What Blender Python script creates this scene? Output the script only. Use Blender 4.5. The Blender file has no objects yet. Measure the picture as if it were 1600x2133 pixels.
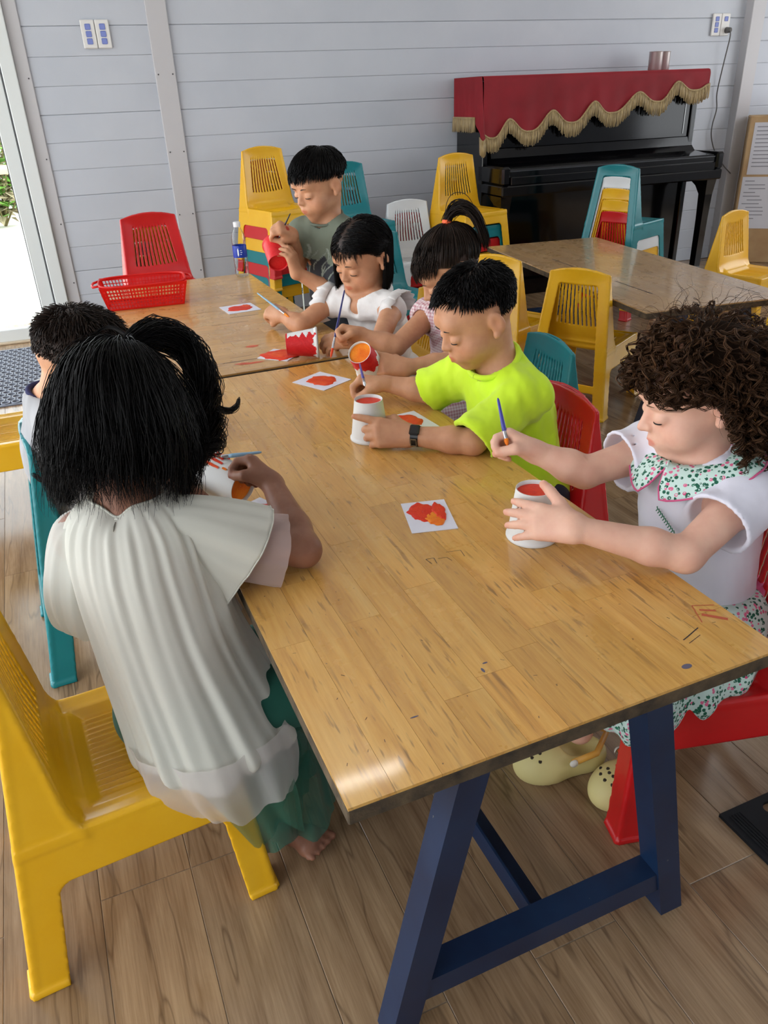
import bpy, math, random
import numpy as np
from mathutils import Vector, Matrix

# ---------------------------------------------------------------- camera
SC = bpy.context.scene
def make_camera():
    f, pitch, roll, yaw = 1615.97, 0.4940026, -0.0408543, 0.3891383
    sy, cy = math.sin(yaw), math.cos(yaw)
    fh = Vector((sy, cy, 0)); r = Vector((cy, -sy, 0)); u = Vector((0, 0, 1))
    fw = math.cos(pitch)*fh - math.sin(pitch)*u
    up = math.sin(pitch)*fh + math.cos(pitch)*u
    r2 = math.cos(roll)*r + math.sin(roll)*up
    u2 = -math.sin(roll)*r + math.cos(roll)*up
    cam = bpy.data.cameras.new('camera')
    cam.sensor_fit = 'HORIZONTAL'; cam.sensor_width = 36.0
    cam.lens = f/1600*36.0; cam.clip_start = 0.02; cam.clip_end = 200
    o = bpy.data.objects.new('camera', cam)
    m = Matrix((r2, u2, -fw)).transposed().to_4x4(); m.translation = Vector((0, 0, 1.195))
    o.matrix_world = m
    SC.collection.objects.link(o); SC.camera = o
make_camera()

# ---------------------------------------------------------------- world, sun, window light, exposure
def make_world():
    w = bpy.data.worlds.new('world'); SC.world = w; w.use_nodes = True
    nt = w.node_tree; bg = nt.nodes['Background']
    bg.inputs[0].default_value = (0.92, 0.96, 1.0, 1); bg.inputs[1].default_value = 4.5
make_world()
def light(name, kind, loc, rot, energy, color=(1, 1, 1), **kw):
    l = bpy.data.lights.new(name, kind); l.energy = energy; l.color = color
    for k, v in kw.items(): setattr(l, k, v)
    o = bpy.data.objects.new(name, l); o.location = loc; o.rotation_euler = rot
    SC.collection.objects.link(o); return o
R90 = math.pi/2
light('sun', 'SUN', (0, 8, 6), (0, math.radians(38), math.radians(10)), 5.0, (1, .96, .9), angle=0.02)
# sky portals in the long glazed opening of the left wall, the window behind the camera and the glass door
def portal(name, loc, rot, sx, sy):
    o = light(name, 'AREA', loc, rot, 1.0, shape='RECTANGLE', size=sx, size_y=sy); o.data.cycles.is_portal = True
portal('window_daylight_side', (-1.77, 1.55, 1.18), (0, -R90, 0), 2.34, 5.7)
portal('window_daylight_rear', (3.6, -2.47, 1.6), (R90, 0, 0), 1.8, 1.2)
portal('window_daylight_end', (6.24, 2.2, 1.45), (0, R90, 0), 1.7, 3.6)
portal('door_daylight', (-.56, 4.955, 1.05), (-R90, 0, -0.053), 1.1, 2.0)
SC.view_settings.view_transform = 'Standard'; SC.view_settings.look = 'None'
SC.view_settings.gamma = 1.0; SC.view_settings.use_curve_mapping = False
SC.view_settings.exposure = -0.22
SC.cycles.use_denoising = True
SC.cycles.max_bounces = 5; SC.cycles.diffuse_bounces = 3; SC.cycles.glossy_bounces = 3
SC.cycles.transparent_max_bounces = 24

# ---------------------------------------------------------------- helpers
COL = SC.collection
RND = random.Random(7)
def link(o, parent=None):
    COL.objects.link(o)
    if parent is not None: o.parent = parent
    return o
def tag(o, label=None, cat=None, group=None, kind=None):
    if label: o['label'] = label
    if cat: o['category'] = cat
    if group: o['group'] = group
    if kind: o['kind'] = kind
    return o
def empty(name, loc=(0, 0, 0), rz=0.0, parent=None):
    o = bpy.data.objects.new(name, None); o.location = loc; o.rotation_euler = (0, 0, rz)
    o.empty_display_size = .05
    return link(o, parent)
def srgb(r, g, b):
    def c(v):
        v /= 255.0
        return v/12.92 if v <= .04045 else ((v+.055)/1.055)**2.4
    return (c(r), c(g), c(b), 1.0)
class MB:
    """collects vertices and faces of one mesh"""
    def __init__(s): s.v = []; s.f = []; s.m = []
    def add(s, vs, fs, mi=0):
        o = len(s.v); s.v += [tuple(p) for p in vs]; s.f += [tuple(i+o for i in f) for f in fs]; s.m += [mi]*len(fs); return s
    def box(s, lo, hi, mi=0, M=None, bev=0.0):
        x0, y0, z0 = lo; x1, y1, z1 = hi
        if bev > 0:
            b = bev; vs = []
            for z, i in ((z0, b), (z0+b, 0), (z1-b, 0), (z1, b)):
                vs += [(x0+i, y0+b, z), (x0+b, y0+i, z), (x1-b, y0+i, z), (x1-i, y0+b, z), (x1-i, y1-b, z), (x1-b, y1-i, z), (x0+b, y1-i, z), (x0+i, y1-b, z)]
            fs = [tuple(range(7, -1, -1)), tuple(range(24, 32))]
            for k in range(3):
                for j in range(8): fs.append((k*8+j, k*8+(j+1) % 8, (k+1)*8+(j+1) % 8, (k+1)*8+j))
        else:
            vs = [(x0, y0, z0), (x1, y0, z0), (x1, y1, z0), (x0, y1, z0), (x0, y0, z1), (x1, y0, z1), (x1, y1, z1), (x0, y1, z1)]
            fs = [(3, 2, 1, 0), (4, 5, 6, 7), (0, 1, 5, 4), (1, 2, 6, 5), (2, 3, 7, 6), (3, 0, 4, 7)]
        if M is not None: vs = [tuple(M @ Vector(p)) for p in vs]
        return s.add(vs, fs, mi)
    def bar(s, a, b, w, h, up=(0, 0, 1), mi=0):
        a = Vector(a); b = Vector(b); d = (b-a); L = d.length; d.normalize()
        x = d.cross(Vector(up)).normalized(); y = x.cross(d)
        M = Matrix((x, d, y)).transposed().to_4x4(); M.translation = a
        return s.box((-w/2, 0, -h/2), (w/2, L, h/2), mi, M)
    def lathe(s, prof, n=24, M=None, mi=0, close=False):
        vs = []; fs = []
        for r, z in prof:
            for k in range(n):
                a = 2*math.pi*k/n; vs.append((r*math.cos(a), r*math.sin(a), z))
        for i in range(len(prof)-1):
            for k in range(n): fs.append((i*n+k, i*n+(k+1) % n, (i+1)*n+(k+1) % n, (i+1)*n+k))
        if close:
            fs.append(tuple(range(n-1, -1, -1))); fs.append(tuple((len(prof)-1)*n+k for k in range(n)))
        if M is not None: vs = [tuple(M @ Vector(p)) for p in vs]
        return s.add(vs, fs, mi)
    def tube(s, pts, rad, n=8, mi=0, cap=True):
        pts = [Vector(p) for p in pts]; m = len(pts)
        rs = rad if hasattr(rad, '__len__') else [rad]*m
        vs = []; fs = []; prev = None
        for i, p in enumerate(pts):
            t = (pts[min(i+1, m-1)]-pts[max(i-1, 0)]).normalized()
            if prev is None: a = t.orthogonal().normalized()
            else:
                a = (prev - t*prev.dot(t))
                a = a.normalized() if a.length > 1e-6 else t.orthogonal().normalized()
            prev = a; b = t.cross(a)
            for k in range(n):
                q = 2*math.pi*k/n; vs.append(p+(a*math.cos(q)+b*math.sin(q))*rs[i])
        for i in range(m-1):
            for k in range(n): fs.append((i*n+k, i*n+(k+1) % n, (i+1)*n+(k+1) % n, (i+1)*n+k))
        if cap: fs.append(tuple(range(n-1, -1, -1))); fs.append(tuple((m-1)*n+k for k in range(n)))
        return s.add(vs, fs, mi)
    def grid(s, P, mi=0, wrap=False):
        """P: list of rows of points"""
        n = len(P); m = len(P[0]); vs = [tuple(p) for r in P for p in r]; fs = []
        for i in range(n-1):
            for j in range(m if wrap else m-1):
                k = (j+1) % m; fs.append((i*m+j, i*m+k, (i+1)*m+k, (i+1)*m+j))
        return s.add(vs, fs, mi)
    def poly(s, pts, z0, z1, mi=0, M=None):
        n = len(pts); vs = [(x, y, z0) for x, y in pts]+[(x, y, z1) for x, y in pts]
        fs = [tuple(range(n-1, -1, -1)), tuple(range(n, 2*n))]+[(i, (i+1) % n, n+(i+1) % n, n+i) for i in range(n)]
        if M is not None: vs = [tuple(M @ Vector(p)) for p in vs]
        return s.add(vs, fs, mi)
    def mesh(s, name, mats, smooth=False):
        me = bpy.data.meshes.new(name); me.from_pydata(s.v, [], s.f); me.update()
        for m in (mats if isinstance(mats, (list, tuple)) else [mats]): me.materials.append(m)
        if any(s.m): me.polygons.foreach_set('material_index', s.m)
        if smooth:
            me.polygons.foreach_set('use_smooth', [True]*len(me.polygons))
            if smooth != True: me.set_sharp_from_angle(angle=math.radians(smooth))
        return me
    def build(s, name, mats, parent=None, smooth=False, loc=None, rz=0.0):
        o = bpy.data.objects.new(name, s.mesh(name, mats, smooth))
        if loc is not None: o.location = loc
        o.rotation_euler = (0, 0, rz)
        return link(o, parent)
def inst(name, me, loc=(0, 0, 0), rot=(0, 0, 0), parent=None):
    o = bpy.data.objects.new(name, me); o.location = loc; o.rotation_euler = rot
    return link(o, parent)

# ---------------------------------------------------------------- materials
class NT:
    def __init__(s, name):
        s.mat = bpy.data.materials.new(name); s.mat.use_nodes = True
        s.t = s.mat.node_tree; s.n = s.t.nodes; s.l = s.t.links
        s.b = s.n['Principled BSDF']; s.out = s.n['Material Output']
    def new(s, k, **kw):
        n = s.n.new(k)
        for a, v in kw.items(): setattr(n, a, v)
        return n
    def lk(s, a, b): s.l.new(a, b)
    def val(s, sock, v):
        if isinstance(v, bpy.types.NodeSocket): s.lk(v, sock)
        else: sock.default_value = v
    def coord(s, out='Object', scale=(1, 1, 1), rnd=False, loc=None):
        tc = s.new('ShaderNodeTexCoord'); mp = s.new('ShaderNodeMapping'); mp.inputs['Scale'].default_value = scale
        src = tc.outputs[out]
        if rnd:
            oi = s.new('ShaderNodeObjectInfo'); mu = s.new('ShaderNodeVectorMath', operation='SCALE')
            cv = s.new('ShaderNodeCombineXYZ')
            for i, k in enumerate((13.7, 7.3, 3.1)):
                m = s.new('ShaderNodeMath', operation='MULTIPLY'); s.lk(oi.outputs['Random'], m.inputs[0]); m.inputs[1].default_value = k; s.lk(m.outputs[0], cv.inputs[i])
            ad = s.new('ShaderNodeVectorMath', operation='ADD'); s.lk(src, ad.inputs[0]); s.lk(cv.outputs[0], ad.inputs[1]); src = ad.outputs[0]
        s.lk(src, mp.inputs[0]); return mp.outputs[0]
    def noise(s, vec, scale, detail=4, rough=.55, dist=0.0):
        n = s.new('ShaderNodeTexNoise'); n.inputs['Scale'].default_value = scale; n.inputs['Detail'].default_value = detail
        n.inputs['Roughness'].default_value = rough; n.inputs['Distortion'].default_value = dist; s.lk(vec, n.inputs['Vector']); return n.outputs['Fac']
    def ramp(s, fac, stops, interp='LINEAR'):
        r = s.new('ShaderNodeValToRGB'); r.color_ramp.interpolation = interp; e = r.color_ramp.elements
        while len(e) < len(stops): e.new(.5)
        for i, (p, c) in enumerate(stops):
            e[i].position = p; e[i].color = c if hasattr(c, '__len__') else (c, c, c, 1)
        s.lk(fac, r.inputs[0]); return r.outputs[0]
    def mix(s, fac, a, b, mode='MIX'):
        m = s.new('ShaderNodeMix', data_type='RGBA', blend_type=mode)
        s.val(m.inputs[0], fac); s.val(m.inputs[6], a); s.val(m.inputs[7], b); return m.outputs[2]
    def math(s, op, a, b=0.0):
        m = s.new('ShaderNodeMath', operation=op); s.val(m.inputs[0], a); s.val(m.inputs[1], b); return m.outputs[0]
    def bump(s, h, strength=.3, dist=.002):
        b = s.new('ShaderNodeBump'); b.inputs['Strength'].default_value = strength; b.inputs['Distance'].default_value = dist
        s.lk(h, b.inputs['Height']); s.lk(b.outputs[0], s.b.inputs['Normal']); return b
    def set(s, **kw):
        names = {'col': 'Base Color', 'rough': 'Roughness', 'metal': 'Metallic', 'spec': 'Specular IOR Level', 'sss': 'Subsurface Weight', 'trans': 'Transmission Weight', 'coat': 'Coat Weight', 'coatr': 'Coat Roughness', 'sheen': 'Sheen Weight', 'alpha': 'Alpha', 'ior': 'IOR', 'emi': 'Emission Color', 'emis': 'Emission Strength', 'aniso': 'Anisotropic'}
        for k, v in kw.items(): s.val(s.b.inputs[names[k]], v)
        return s
def simple(name, col, rough=.5, **kw):
    m = NT(name); m.set(col=col, rough=rough, **kw); return m.mat
def mottled(name, c1, c2, scale=8, rough=.5, bump=0.0, bscale=60, **kw):
    m = NT(name); v = m.coord(rnd=True); n = m.noise(v, scale)
    m.set(col=m.ramp(n, [(.3, c1), (.7, c2)]), rough=rough, **kw)
    if bump: m.bump(m.noise(v, bscale), bump)
    return m.mat
# ================================================================ SETTING
WA = -0.0530102
W0 = Vector((2.2, 4.83, 0.0)); WT = Vector((math.cos(WA), math.sin(WA), 0)); WN = Vector((-math.sin(WA), math.cos(WA), 0))
def wall_pt(s, off, z): return W0 + WT*s - WN*off + Vector((0, 0, z))

def mat_floor_tile():
    m = NT('wood_look_tile'); v = m.coord(rnd=True)
    st = m.new('ShaderNodeVectorMath', operation='MULTIPLY'); m.lk(v, st.inputs[0]); st.inputs[1].default_value = (1, .16, 1)
    g = m.noise(st.outputs[0], 26, 6, .62, .6)
    st2 = m.new('ShaderNodeVectorMath', operation='MULTIPLY'); m.lk(v, st2.inputs[0]); st2.inputs[1].default_value = (1, .10, 1)
    wv = m.new('ShaderNodeTexWave', wave_type='BANDS', bands_direction='X'); wv.inputs['Scale'].default_value = 5.5; wv.inputs['Distortion'].default_value = 4.5
    wv.inputs['Detail'].default_value = 3; wv.inputs['Detail Scale'].default_value = 1.1; m.lk(st2.outputs[0], wv.inputs['Vector'])
    fine = m.new('ShaderNodeVectorMath', operation='MULTIPLY'); m.lk(v, fine.inputs[0]); fine.inputs[1].default_value = (1, .03, 1)
    fg = m.noise(fine.outputs[0], 260, 3, .6)
    c = m.ramp(g, [(.28, srgb(104, 82, 61)), (.5, srgb(136, 112, 87)), (.72, srgb(163, 141, 115))])
    c = m.mix(.35, c, m.ramp(wv.outputs['Fac'], [(.0, srgb(112, 90, 68)), (1, srgb(158, 136, 110))]))
    c = m.mix(.30, c, m.ramp(fg, [(.3, srgb(96, 76, 56)), (.7, srgb(172, 150, 124))]))
    # thin dark veins printed on the tile
    vv = m.noise(st2.outputs[0], 11, 3, .5, .25)
    vein = m.ramp(m.math('ABSOLUTE', m.math('SUBTRACT', vv, .5)), [(.0, 1.0), (.011, 0.0)])
    c = m.mix(m.math('MULTIPLY', vein, .5), c, srgb(66, 50, 38))
    oi = m.new('ShaderNodeObjectInfo')
    c = m.mix(.6, c, m.ramp(oi.outputs['Random'], [(0, srgb(178, 168, 156)), (.5, srgb(205, 200, 192)), (1, srgb(232, 222, 205))]), 'MULTIPLY')
    c = m.mix(1.0, c, (1.55, 1.52, 1.47, 1), 'MULTIPLY')
    m.set(col=c, rough=m.ramp(fg, [(.3, .17), (.7, .25)]), spec=.5)
    m.bump(fg, .12, .001)
    return m.mat
M_TILE = mat_floor_tile()
M_GROUT = simple('pale_grout', srgb(150, 135, 118), .35)
M_WALL = NT('painted_siding')
_v = M_WALL.coord(rnd=True); M_WALL.set(col=M_WALL.ramp(M_WALL.noise(_v, 2.2), [(.3, srgb(190, 195, 204)), (.7, srgb(199, 203, 211))]), rough=.42); M_WALL = M_WALL.mat
M_TRIM = simple('off_white_trim', srgb(198, 196, 198), .45)
M_FRAME = simple('white_door_aluminium', srgb(226, 230, 228), .35)
M_DARK = simple('dark_gasket', srgb(70, 70, 74), .6)

# floor : slab and single tiles
fl = MB().box((-2.0, -2.6, -.06), (6.4, 5.05, -.0012)).build('floor', M_GROUT); tag(fl, 'wood-look plank tile floor', None, None, 'structure')
TW, TL = .1535, .80
tile_me = MB().box((-TW/2+.0006, -TL/2+.0006, -.012), (TW/2-.0006, TL/2-.0006, 0), bev=.0007).mesh('plank', M_TILE)
half_me = None
for k in range(-4, 34):
    x = .008+TW*(k+.5); y0 = .19 if k % 2 == 0 else .597-.8+.8*0
    if k < 0: y0 = .19 if k % 2 else .597-.8
    for j in range(0, 7):
        y = y0+TL*(j-.0)+TL/2-.8*(0)
        if y-TL/2 > 4.75 or y+TL/2 < .1: continue
        inst('plank', tile_me, (x, y, 0), (0, 0, 0), fl)

# back wall with its boards
wb = MB().box((-2.05, 0, 0), (4.2, .10, 2.95)).box((-4.0, 0, 2.25), (-2.05, .10, 2.95)).build('wall_back', M_WALL, loc=W0, rz=WA); tag(wb, 'pale blue-grey wall of wide horizontal boards', None, None, 'structure')
def boards(s0, s1):
    z = .358-.2666-.1333
    meshes = {}
    for k in range(23):
        zb = z+.1333*k; zt = zb+.1333; dark = (k % 3 == 0)
        if zb < 0: zb = 0.0
        key = (round(zt-zb, 3), dark)
        if key not in meshes:
            h = zt-zb; g = .0022 if dark else .0004; pr = MB()
            prof = [(-.002, 0+g), (-.0092, 0+g), (-.0100, .003+g), (-.0080, h-.006), (-.0066, h-.0006), (-.002, h-.0006)]
            n = len(prof); vs = [(s0, y, zz) for y, zz in prof]+[(s1, y, zz) for y, zz in prof]
            fs = [(i, (i+1) % n, n+(i+1) % n, n+i) for i in range(n)]+[tuple(range(n-1, -1, -1)), tuple(range(n, 2*n))]
            fs = [tuple(reversed(f)) for f in fs]
            meshes[key] = pr.add(vs, fs).mesh('board', M_WALL)
        inst('board', meshes[key], (0, 0, zb), (0, 0, 0), wb)
boards(-2.05, -1.42); boards(-1.32, 2.495); boards(2.59, 4.15)
def struct_box(name, lo, hi, m, label, bev=.003):
    o = MB().box(lo, hi, bev=bev).build(name, m, loc=W0, rz=WA); return tag(o, label, None, None, 'structure')
struct_box('trim_1', (-1.424, -.03, 0), (-1.316, .0, 2.95), M_TRIM, 'off-white vertical batten on the board wall')
struct_box('trim_2', (2.49, -.075, 0), (2.60, .0, 2.95), M_TRIM, 'white vertical post beside the piano')
struct_box('trim_3', (-2.112, -.022, 0), (-2.045, .0, 2.95), M_TRIM, 'narrow off-white casing beside the glass door')
# screw heads on the battens
sm = MB().lathe([(.0, 0), (.004, 0), (.004, -.0015), (0, -.002)], 8).mesh('screw', M_DARK)
for s, off in ((-1.408, .031), (-1.332, .031), (-2.06, .023)):
    for z in (.30, .62, .95, 1.33):
        inst('screw', sm, (s, -off, z), (-R90, 0, 0), bpy.data.objects['trim_3' if s < -2 else 'trim_1'])

# glazed door
def door():
    d = MB().box((-2.180, -.05, 0), (-2.112, .06, 2.25), bev=.004).box((-4.0, -.05, 2.15), (-2.180, .06, 2.25), bev=.004).build('door_1', M_FRAME, loc=W0, rz=WA)
    tag(d, 'white framed glass door to the garden', None, None, 'structure')
    MB().box((-2.187, -.03, .0), (-2.1805, .03, 2.15)).build('gasket', M_DARK, d)
    st = MB().box((-2.260, -.022, .0), (-2.187, .022, 2.15), bev=.004).box((-3.40, -.022, .0), (-2.260, .022, .078), bev=.004).box((-3.40, -.022, 2.07), (-2.26, .022, 2.15), bev=.004).box((-3.48, -.022, .0), (-3.40, .022, 2.15), bev=.004).build('door_frame', M_FRAME, d)
    g = NT('door_glass'); tr = g.new('ShaderNodeBsdfTransparent'); gl = g.new('ShaderNodeBsdfGlossy'); gl.inputs['Roughness'].default_value = .02
    mx = g.new('ShaderNodeMixShader'); fr = g.new('ShaderNodeLayerWeight'); fr.inputs[0].default_value = .12
    tr.inputs[0].default_value = (.96, .98, .97, 1)
    g.lk(g.math('MULTIPLY', fr.outputs['Facing'], .3), mx.inputs[0]); g.lk(tr.outputs[0], mx.inputs[1]); g.lk(gl.outputs[0], mx.inputs[2]); g.lk(mx.outputs[0], g.out.inputs[0])
    MB().box((-3.40, -.004, .078), (-2.26, .004, 2.07)).build('pane', g.mat, d)
    MB().box((-2.265, -.008, .078), (-2.260, .008, 2.07)).build('pane_seal', M_DARK, d)
door()
# sill strip
o = MB().box((-4.0, -.055, 0), (-2.11, .12, .012), bev=.003).build('door_sill', simple('sill_stone', srgb(196, 176, 148), .4), loc=W0, rz=WA); tag(o, 'tan stone sill under the glass door', None, None, 'structure')
# remaining shell of the room (beside and behind the camera)
def shell(name, boxes, m, label):
    b = MB()
    for lo, hi in boxes: b.box(lo, hi)
    tag(b.build(name, m), label, None, None, 'structure')
shell('wall_left', [((-1.9, -2.5, 2.35), (-1.78, 5.0, 2.95)), ((-1.9, -2.5, 0), (-1.78, -1.35, 2.35)), ((-1.9, 4.45, 0), (-1.78, 5.05, 2.35))], M_WALL, 'pale wall with a long glazed opening')
shell('wall_front', [((-1.9, -2.6, 0), (6.3, -2.48, 1.0)), ((-1.9, -2.6, 2.2), (6.3, -2.48, 2.95)), ((-1.9, -2.6, 1.0), (2.7, -2.48, 2.2)), ((4.5, -2.6, 1.0), (6.3, -2.48, 2.2))], M_WALL, 'pale wall with a window behind the camera')
shell('wall_right', [((6.25, -2.6, 0), (6.35, 4.7, .6)), ((6.25, -2.6, 2.3), (6.35, 4.7, 2.95)), ((6.25, -2.6, .6), (6.35, .4, 2.3)), ((6.25, 4.0, .6), (6.35, 4.7, 2.3))], M_WALL, 'pale wall with a window at the end of the room')
shell('ceiling', [((-1.95, -2.65, 2.95), (6.4, 5.1, 3.05))], simple('ceiling_paint', srgb(222, 224, 228), .6), 'flat pale ceiling')
def ceiling_lamp(x, y, lab):
    r = empty('ceiling_light', (x, y, 2.945)); tag(r, lab, 'ceiling light', 'tube lights over the tables')
    MB().box((-.34, -.06, -.045), (.34, .06, 0), bev=.01).build('housing', M_FRAME, r)
    MB().tube([(-.30, 0, -.066), (.30, 0, -.066)], .02, 12).build('tube', simple('lamp_tube', (1, 1, 1, 1), .4, emi=(1, .96, .9, 1), emis=34.0), r, True)
ceiling_lamp(.84, 2.68, 'white tube light above the painting table'); ceiling_lamp(3.4, 2.9, 'unseen tube light added above the empty table')  # second tube light is out of view, added only to help light the room

# outside
M_PAVE = mottled('sunlit_concrete', srgb(214, 210, 200), srgb(230, 228, 222), 3, .8)
o = MB().box((-14, 5.0, -.12), (14.0, 22, -.03)).box((-14, -6, -.12), (-2.0, 5.0, -.03)).box((6.45, -6, -.12), (14, 5.0, -.03)).build('ground_outside', M_PAVE); tag(o, 'bright sunlit paving outside the door', None, None, 'structure')
def plant(x, y, h, seed, label):
    r = random.Random(seed); root = empty('garden_plant', (x, y, -.03)); tag(root, label, 'plant', 'plants behind the bamboo rail')
    st = MB(); lv = MB()
    for k in range(26):
        a = r.uniform(0, 6.28); t = r.uniform(.05, .33)*h; top = Vector((math.cos(a)*t, math.sin(a)*t, h*r.uniform(.3, 1)))
        st.tube([(0, 0, 0), tuple(top*.5+Vector((0, 0, .03))), tuple(top)], [.012, .008, .003], 5)
        for q in range(12):
            p = top*r.uniform(.15, 1); b = r.uniform(0, 6.28); L = r.uniform(.12, .26); w = L*.24
            d = Vector((math.cos(b), math.sin(b), r.uniform(-.3, .5))).normalized(); sd = d.cross(Vector((0, 0, 1))).normalized()*w; up = sd.cross(d).normalized()*.01
            lv.add([p, p+d*L*.4+sd+up, p+d*L-Vector((0, 0, .25*L)), p+d*L*.4-sd+up], [(0, 1, 2), (0, 2, 3)], r.randint(0, 1))
    st.build('stem', simple('plant_stem', srgb(110, 100, 60), .7), root); lv.build('foliage', [simple('leaf_green', srgb(116, 168, 72), .5), simple('leaf_dark', srgb(158, 148, 120), .5)], root)
for i, (x, y, h) in enumerate(((-.30, 10.75, 1.5), (-1.75, 10.8, 1.5), (-.15, 12.2, 2.0))):
    plant(x, y, h, 11+i, ('leafy green shrub seen through the glass behind the rail', 'leafy shrub mostly hidden past the picture edge outside', 'taller shrub rising behind the front garden shrub')[i])
r = empty('bamboo_rail', (-.6, 10.05, 0)); tag(r, 'horizontal bamboo garden rail outside the glass door', 'fence')
Mbam = simple('bamboo', srgb(206, 184, 146), .5)
MB().tube([(-2.5, 0, .60), (1.6, -.05, .63)], .045, 8).build('rail', Mbam, r, True)
for x in (-2.2, -.9, 1.2): MB().tube([(x, .03, -.03), (x, .03, .72)], .03, 8).build('post', Mbam, r, True)
# ================================================================ implicit surfaces (moulded plastic, bodies, cloth)
F32 = np.float32
class Field:
    """a signed-distance grid; primitives are blended in where they matter, the surface is read out by surface nets"""
    def __init__(s, lo, hi, h):
        s.h = h; s.lo = np.array(lo, float); n = np.ceil((np.array(hi, float)-s.lo)/h).astype(int)+1
        s.n = n; s.ax = [s.lo[i]+h*np.arange(n[i]) for i in range(3)]
        s.d = np.full(n, .05, F32)
    def sub(s, lo, hi):
        i0 = np.maximum(np.floor((np.array(lo)-s.lo)/s.h).astype(int), 0); i1 = np.minimum(np.ceil((np.array(hi)-s.lo)/s.h).astype(int)+1, s.n)
        if np.any(i1 <= i0): return None, None
        sl = tuple(slice(a, b) for a, b in zip(i0, i1))
        g = np.meshgrid(*[s.ax[k][sl[k]].astype(F32) for k in range(3)], indexing='ij')
        return sl, np.stack(g, -1)
    def add(s, fn, lo, hi, k=.0, op='u', pad=.02):
        sl, P = s.sub(np.array(lo)-pad-k, np.array(hi)+pad+k)
        if sl is None: return s
        e = fn(P).astype(F32); d = s.d[sl]
        if op == 'u':
            if k > 0:
                h = np.maximum(k-np.abs(d-e), 0)/k; s.d[sl] = np.minimum(d, e)-h*h*k*.25
            else: s.d[sl] = np.minimum(d, e)
        elif op == 's':
            e = -e
            if k > 0:
                h = np.maximum(k-np.abs(d-e), 0)/k; s.d[sl] = np.maximum(d, e)+h*h*k*.25
            else: s.d[sl] = np.maximum(d, e)
        elif op == 'i': s.d[sl] = np.maximum(d, e)
        return s
    def cone(s, a, b, ra, rb, k=.0, op='u'):
        a = np.array(a, float); b = np.array(b, float); r = max(ra, rb)
        return s.add(lambda P: sd_cone(P, a, b, ra, rb), np.minimum(a, b)-r, np.maximum(a, b)+r, k, op)
    def chain(s, pts, rad, k=.0, op='u'):
        for i in range(len(pts)-1): s.cone(pts[i], pts[i+1], rad[i], rad[i+1], k, op)
        return s
    def ell(s, c, r, R=None, k=.0, op='u'):
        c = np.array(c, float); r = np.array(r, float); m = max(r)
        return s.add(lambda P: sd_ell(P, c, r, R), c-m, c+m, k, op)
    def ball(s, c, r, k=.0, op='u'): return s.cone(c, c, r, r, k, op)
    def nets(s):
        return surface_nets(s.d, s.lo, s.h)
def sd_cone(P, a, b, ra, rb):
    ab = b-a; L = float(ab@ab)
    if L < 1e-12: return np.sqrt(((P-a.astype(F32))**2).sum(-1))-ra
    t = np.clip(((P-a.astype(F32))@(ab/L).astype(F32)), 0, 1)
    q = P-a.astype(F32)-t[..., None]*ab.astype(F32)
    return np.sqrt((q*q).sum(-1))-(ra+(rb-ra)*t)
def sd_ell(P, c, r, R=None):
    q = P-c.astype(F32)
    if R is not None: q = q@np.array(R, F32)      # columns of R are the local axes
    r = r.astype(F32); k0 = np.sqrt(((q/r)**2).sum(-1)); k1 = np.sqrt(((q/(r*r))**2).sum(-1))+1e-9
    return k0*(k0-1)/k1
def surface_nets(d, lo, h):
    neg = d < 0
    c = neg[:-1, :-1, :-1].astype(np.uint8)
    tot = sum(neg[i:neg.shape[0]-1+i, j:neg.shape[1]-1+j, k:neg.shape[2]-1+k].astype(np.uint8) for i in (0, 1) for j in (0, 1) for k in (0, 1))
    act = np.nonzero((tot > 0) & (tot < 8)); I = np.stack(act, -1)
    idx = np.full(tot.shape, -1, np.int32); idx[act] = np.arange(len(I))
    acc = np.zeros((len(I), 3)); cnt = np.zeros(len(I))
    cor = [(i, j, k) for i in (0, 1) for j in (0, 1) for k in (0, 1)]
    V = {q: d[act[0]+q[0], act[1]+q[1], act[2]+q[2]].astype(float) for q in cor}
    for q in cor:
        for ax in range(3):
            if q[ax] == 0:
                p = list(q); p[ax] = 1; p = tuple(p); a, b = V[q], V[p]; m = (a < 0) != (b < 0)
                t = np.where(m, a/np.where(m, a-b, 1), 0)
                pos = np.zeros((len(I), 3)); pos[:] = q; pos[:, ax] += t
                acc[m] += pos[m]; cnt[m] += 1
    v = lo+h*(I+acc/np.maximum(cnt, 1)[:, None])
    faces = []
    for ax in range(3):
        o1, o2 = [(1, 2), (2, 0), (0, 1)][ax]
        sl0 = [slice(None)]*3; sl1 = [slice(None)]*3; sl0[ax] = slice(0, -1); sl1[ax] = slice(1, None)
        a = neg[tuple(sl0)]; b = neg[tuple(sl1)]; e = np.stack(np.nonzero(a != b), -1)
        ok = (e[:, o1] > 0) & (e[:, o2] > 0) & (e[:, o1] < d.shape[o1]-1) & (e[:, o2] < d.shape[o2]-1); e = e[ok]
        s0 = a[tuple(e.T)]
        def id_(d1, d2):
            q = e.copy(); q[:, o1] -= d1; q[:, o2] -= d2; return idx[tuple(q.T)]
        f = np.stack([id_(1, 1), id_(0, 1), id_(0, 0), id_(1, 0)], -1)
        f[~s0] = f[~s0][:, ::-1]; faces.append(f)
    return v, np.concatenate(faces)
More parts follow.
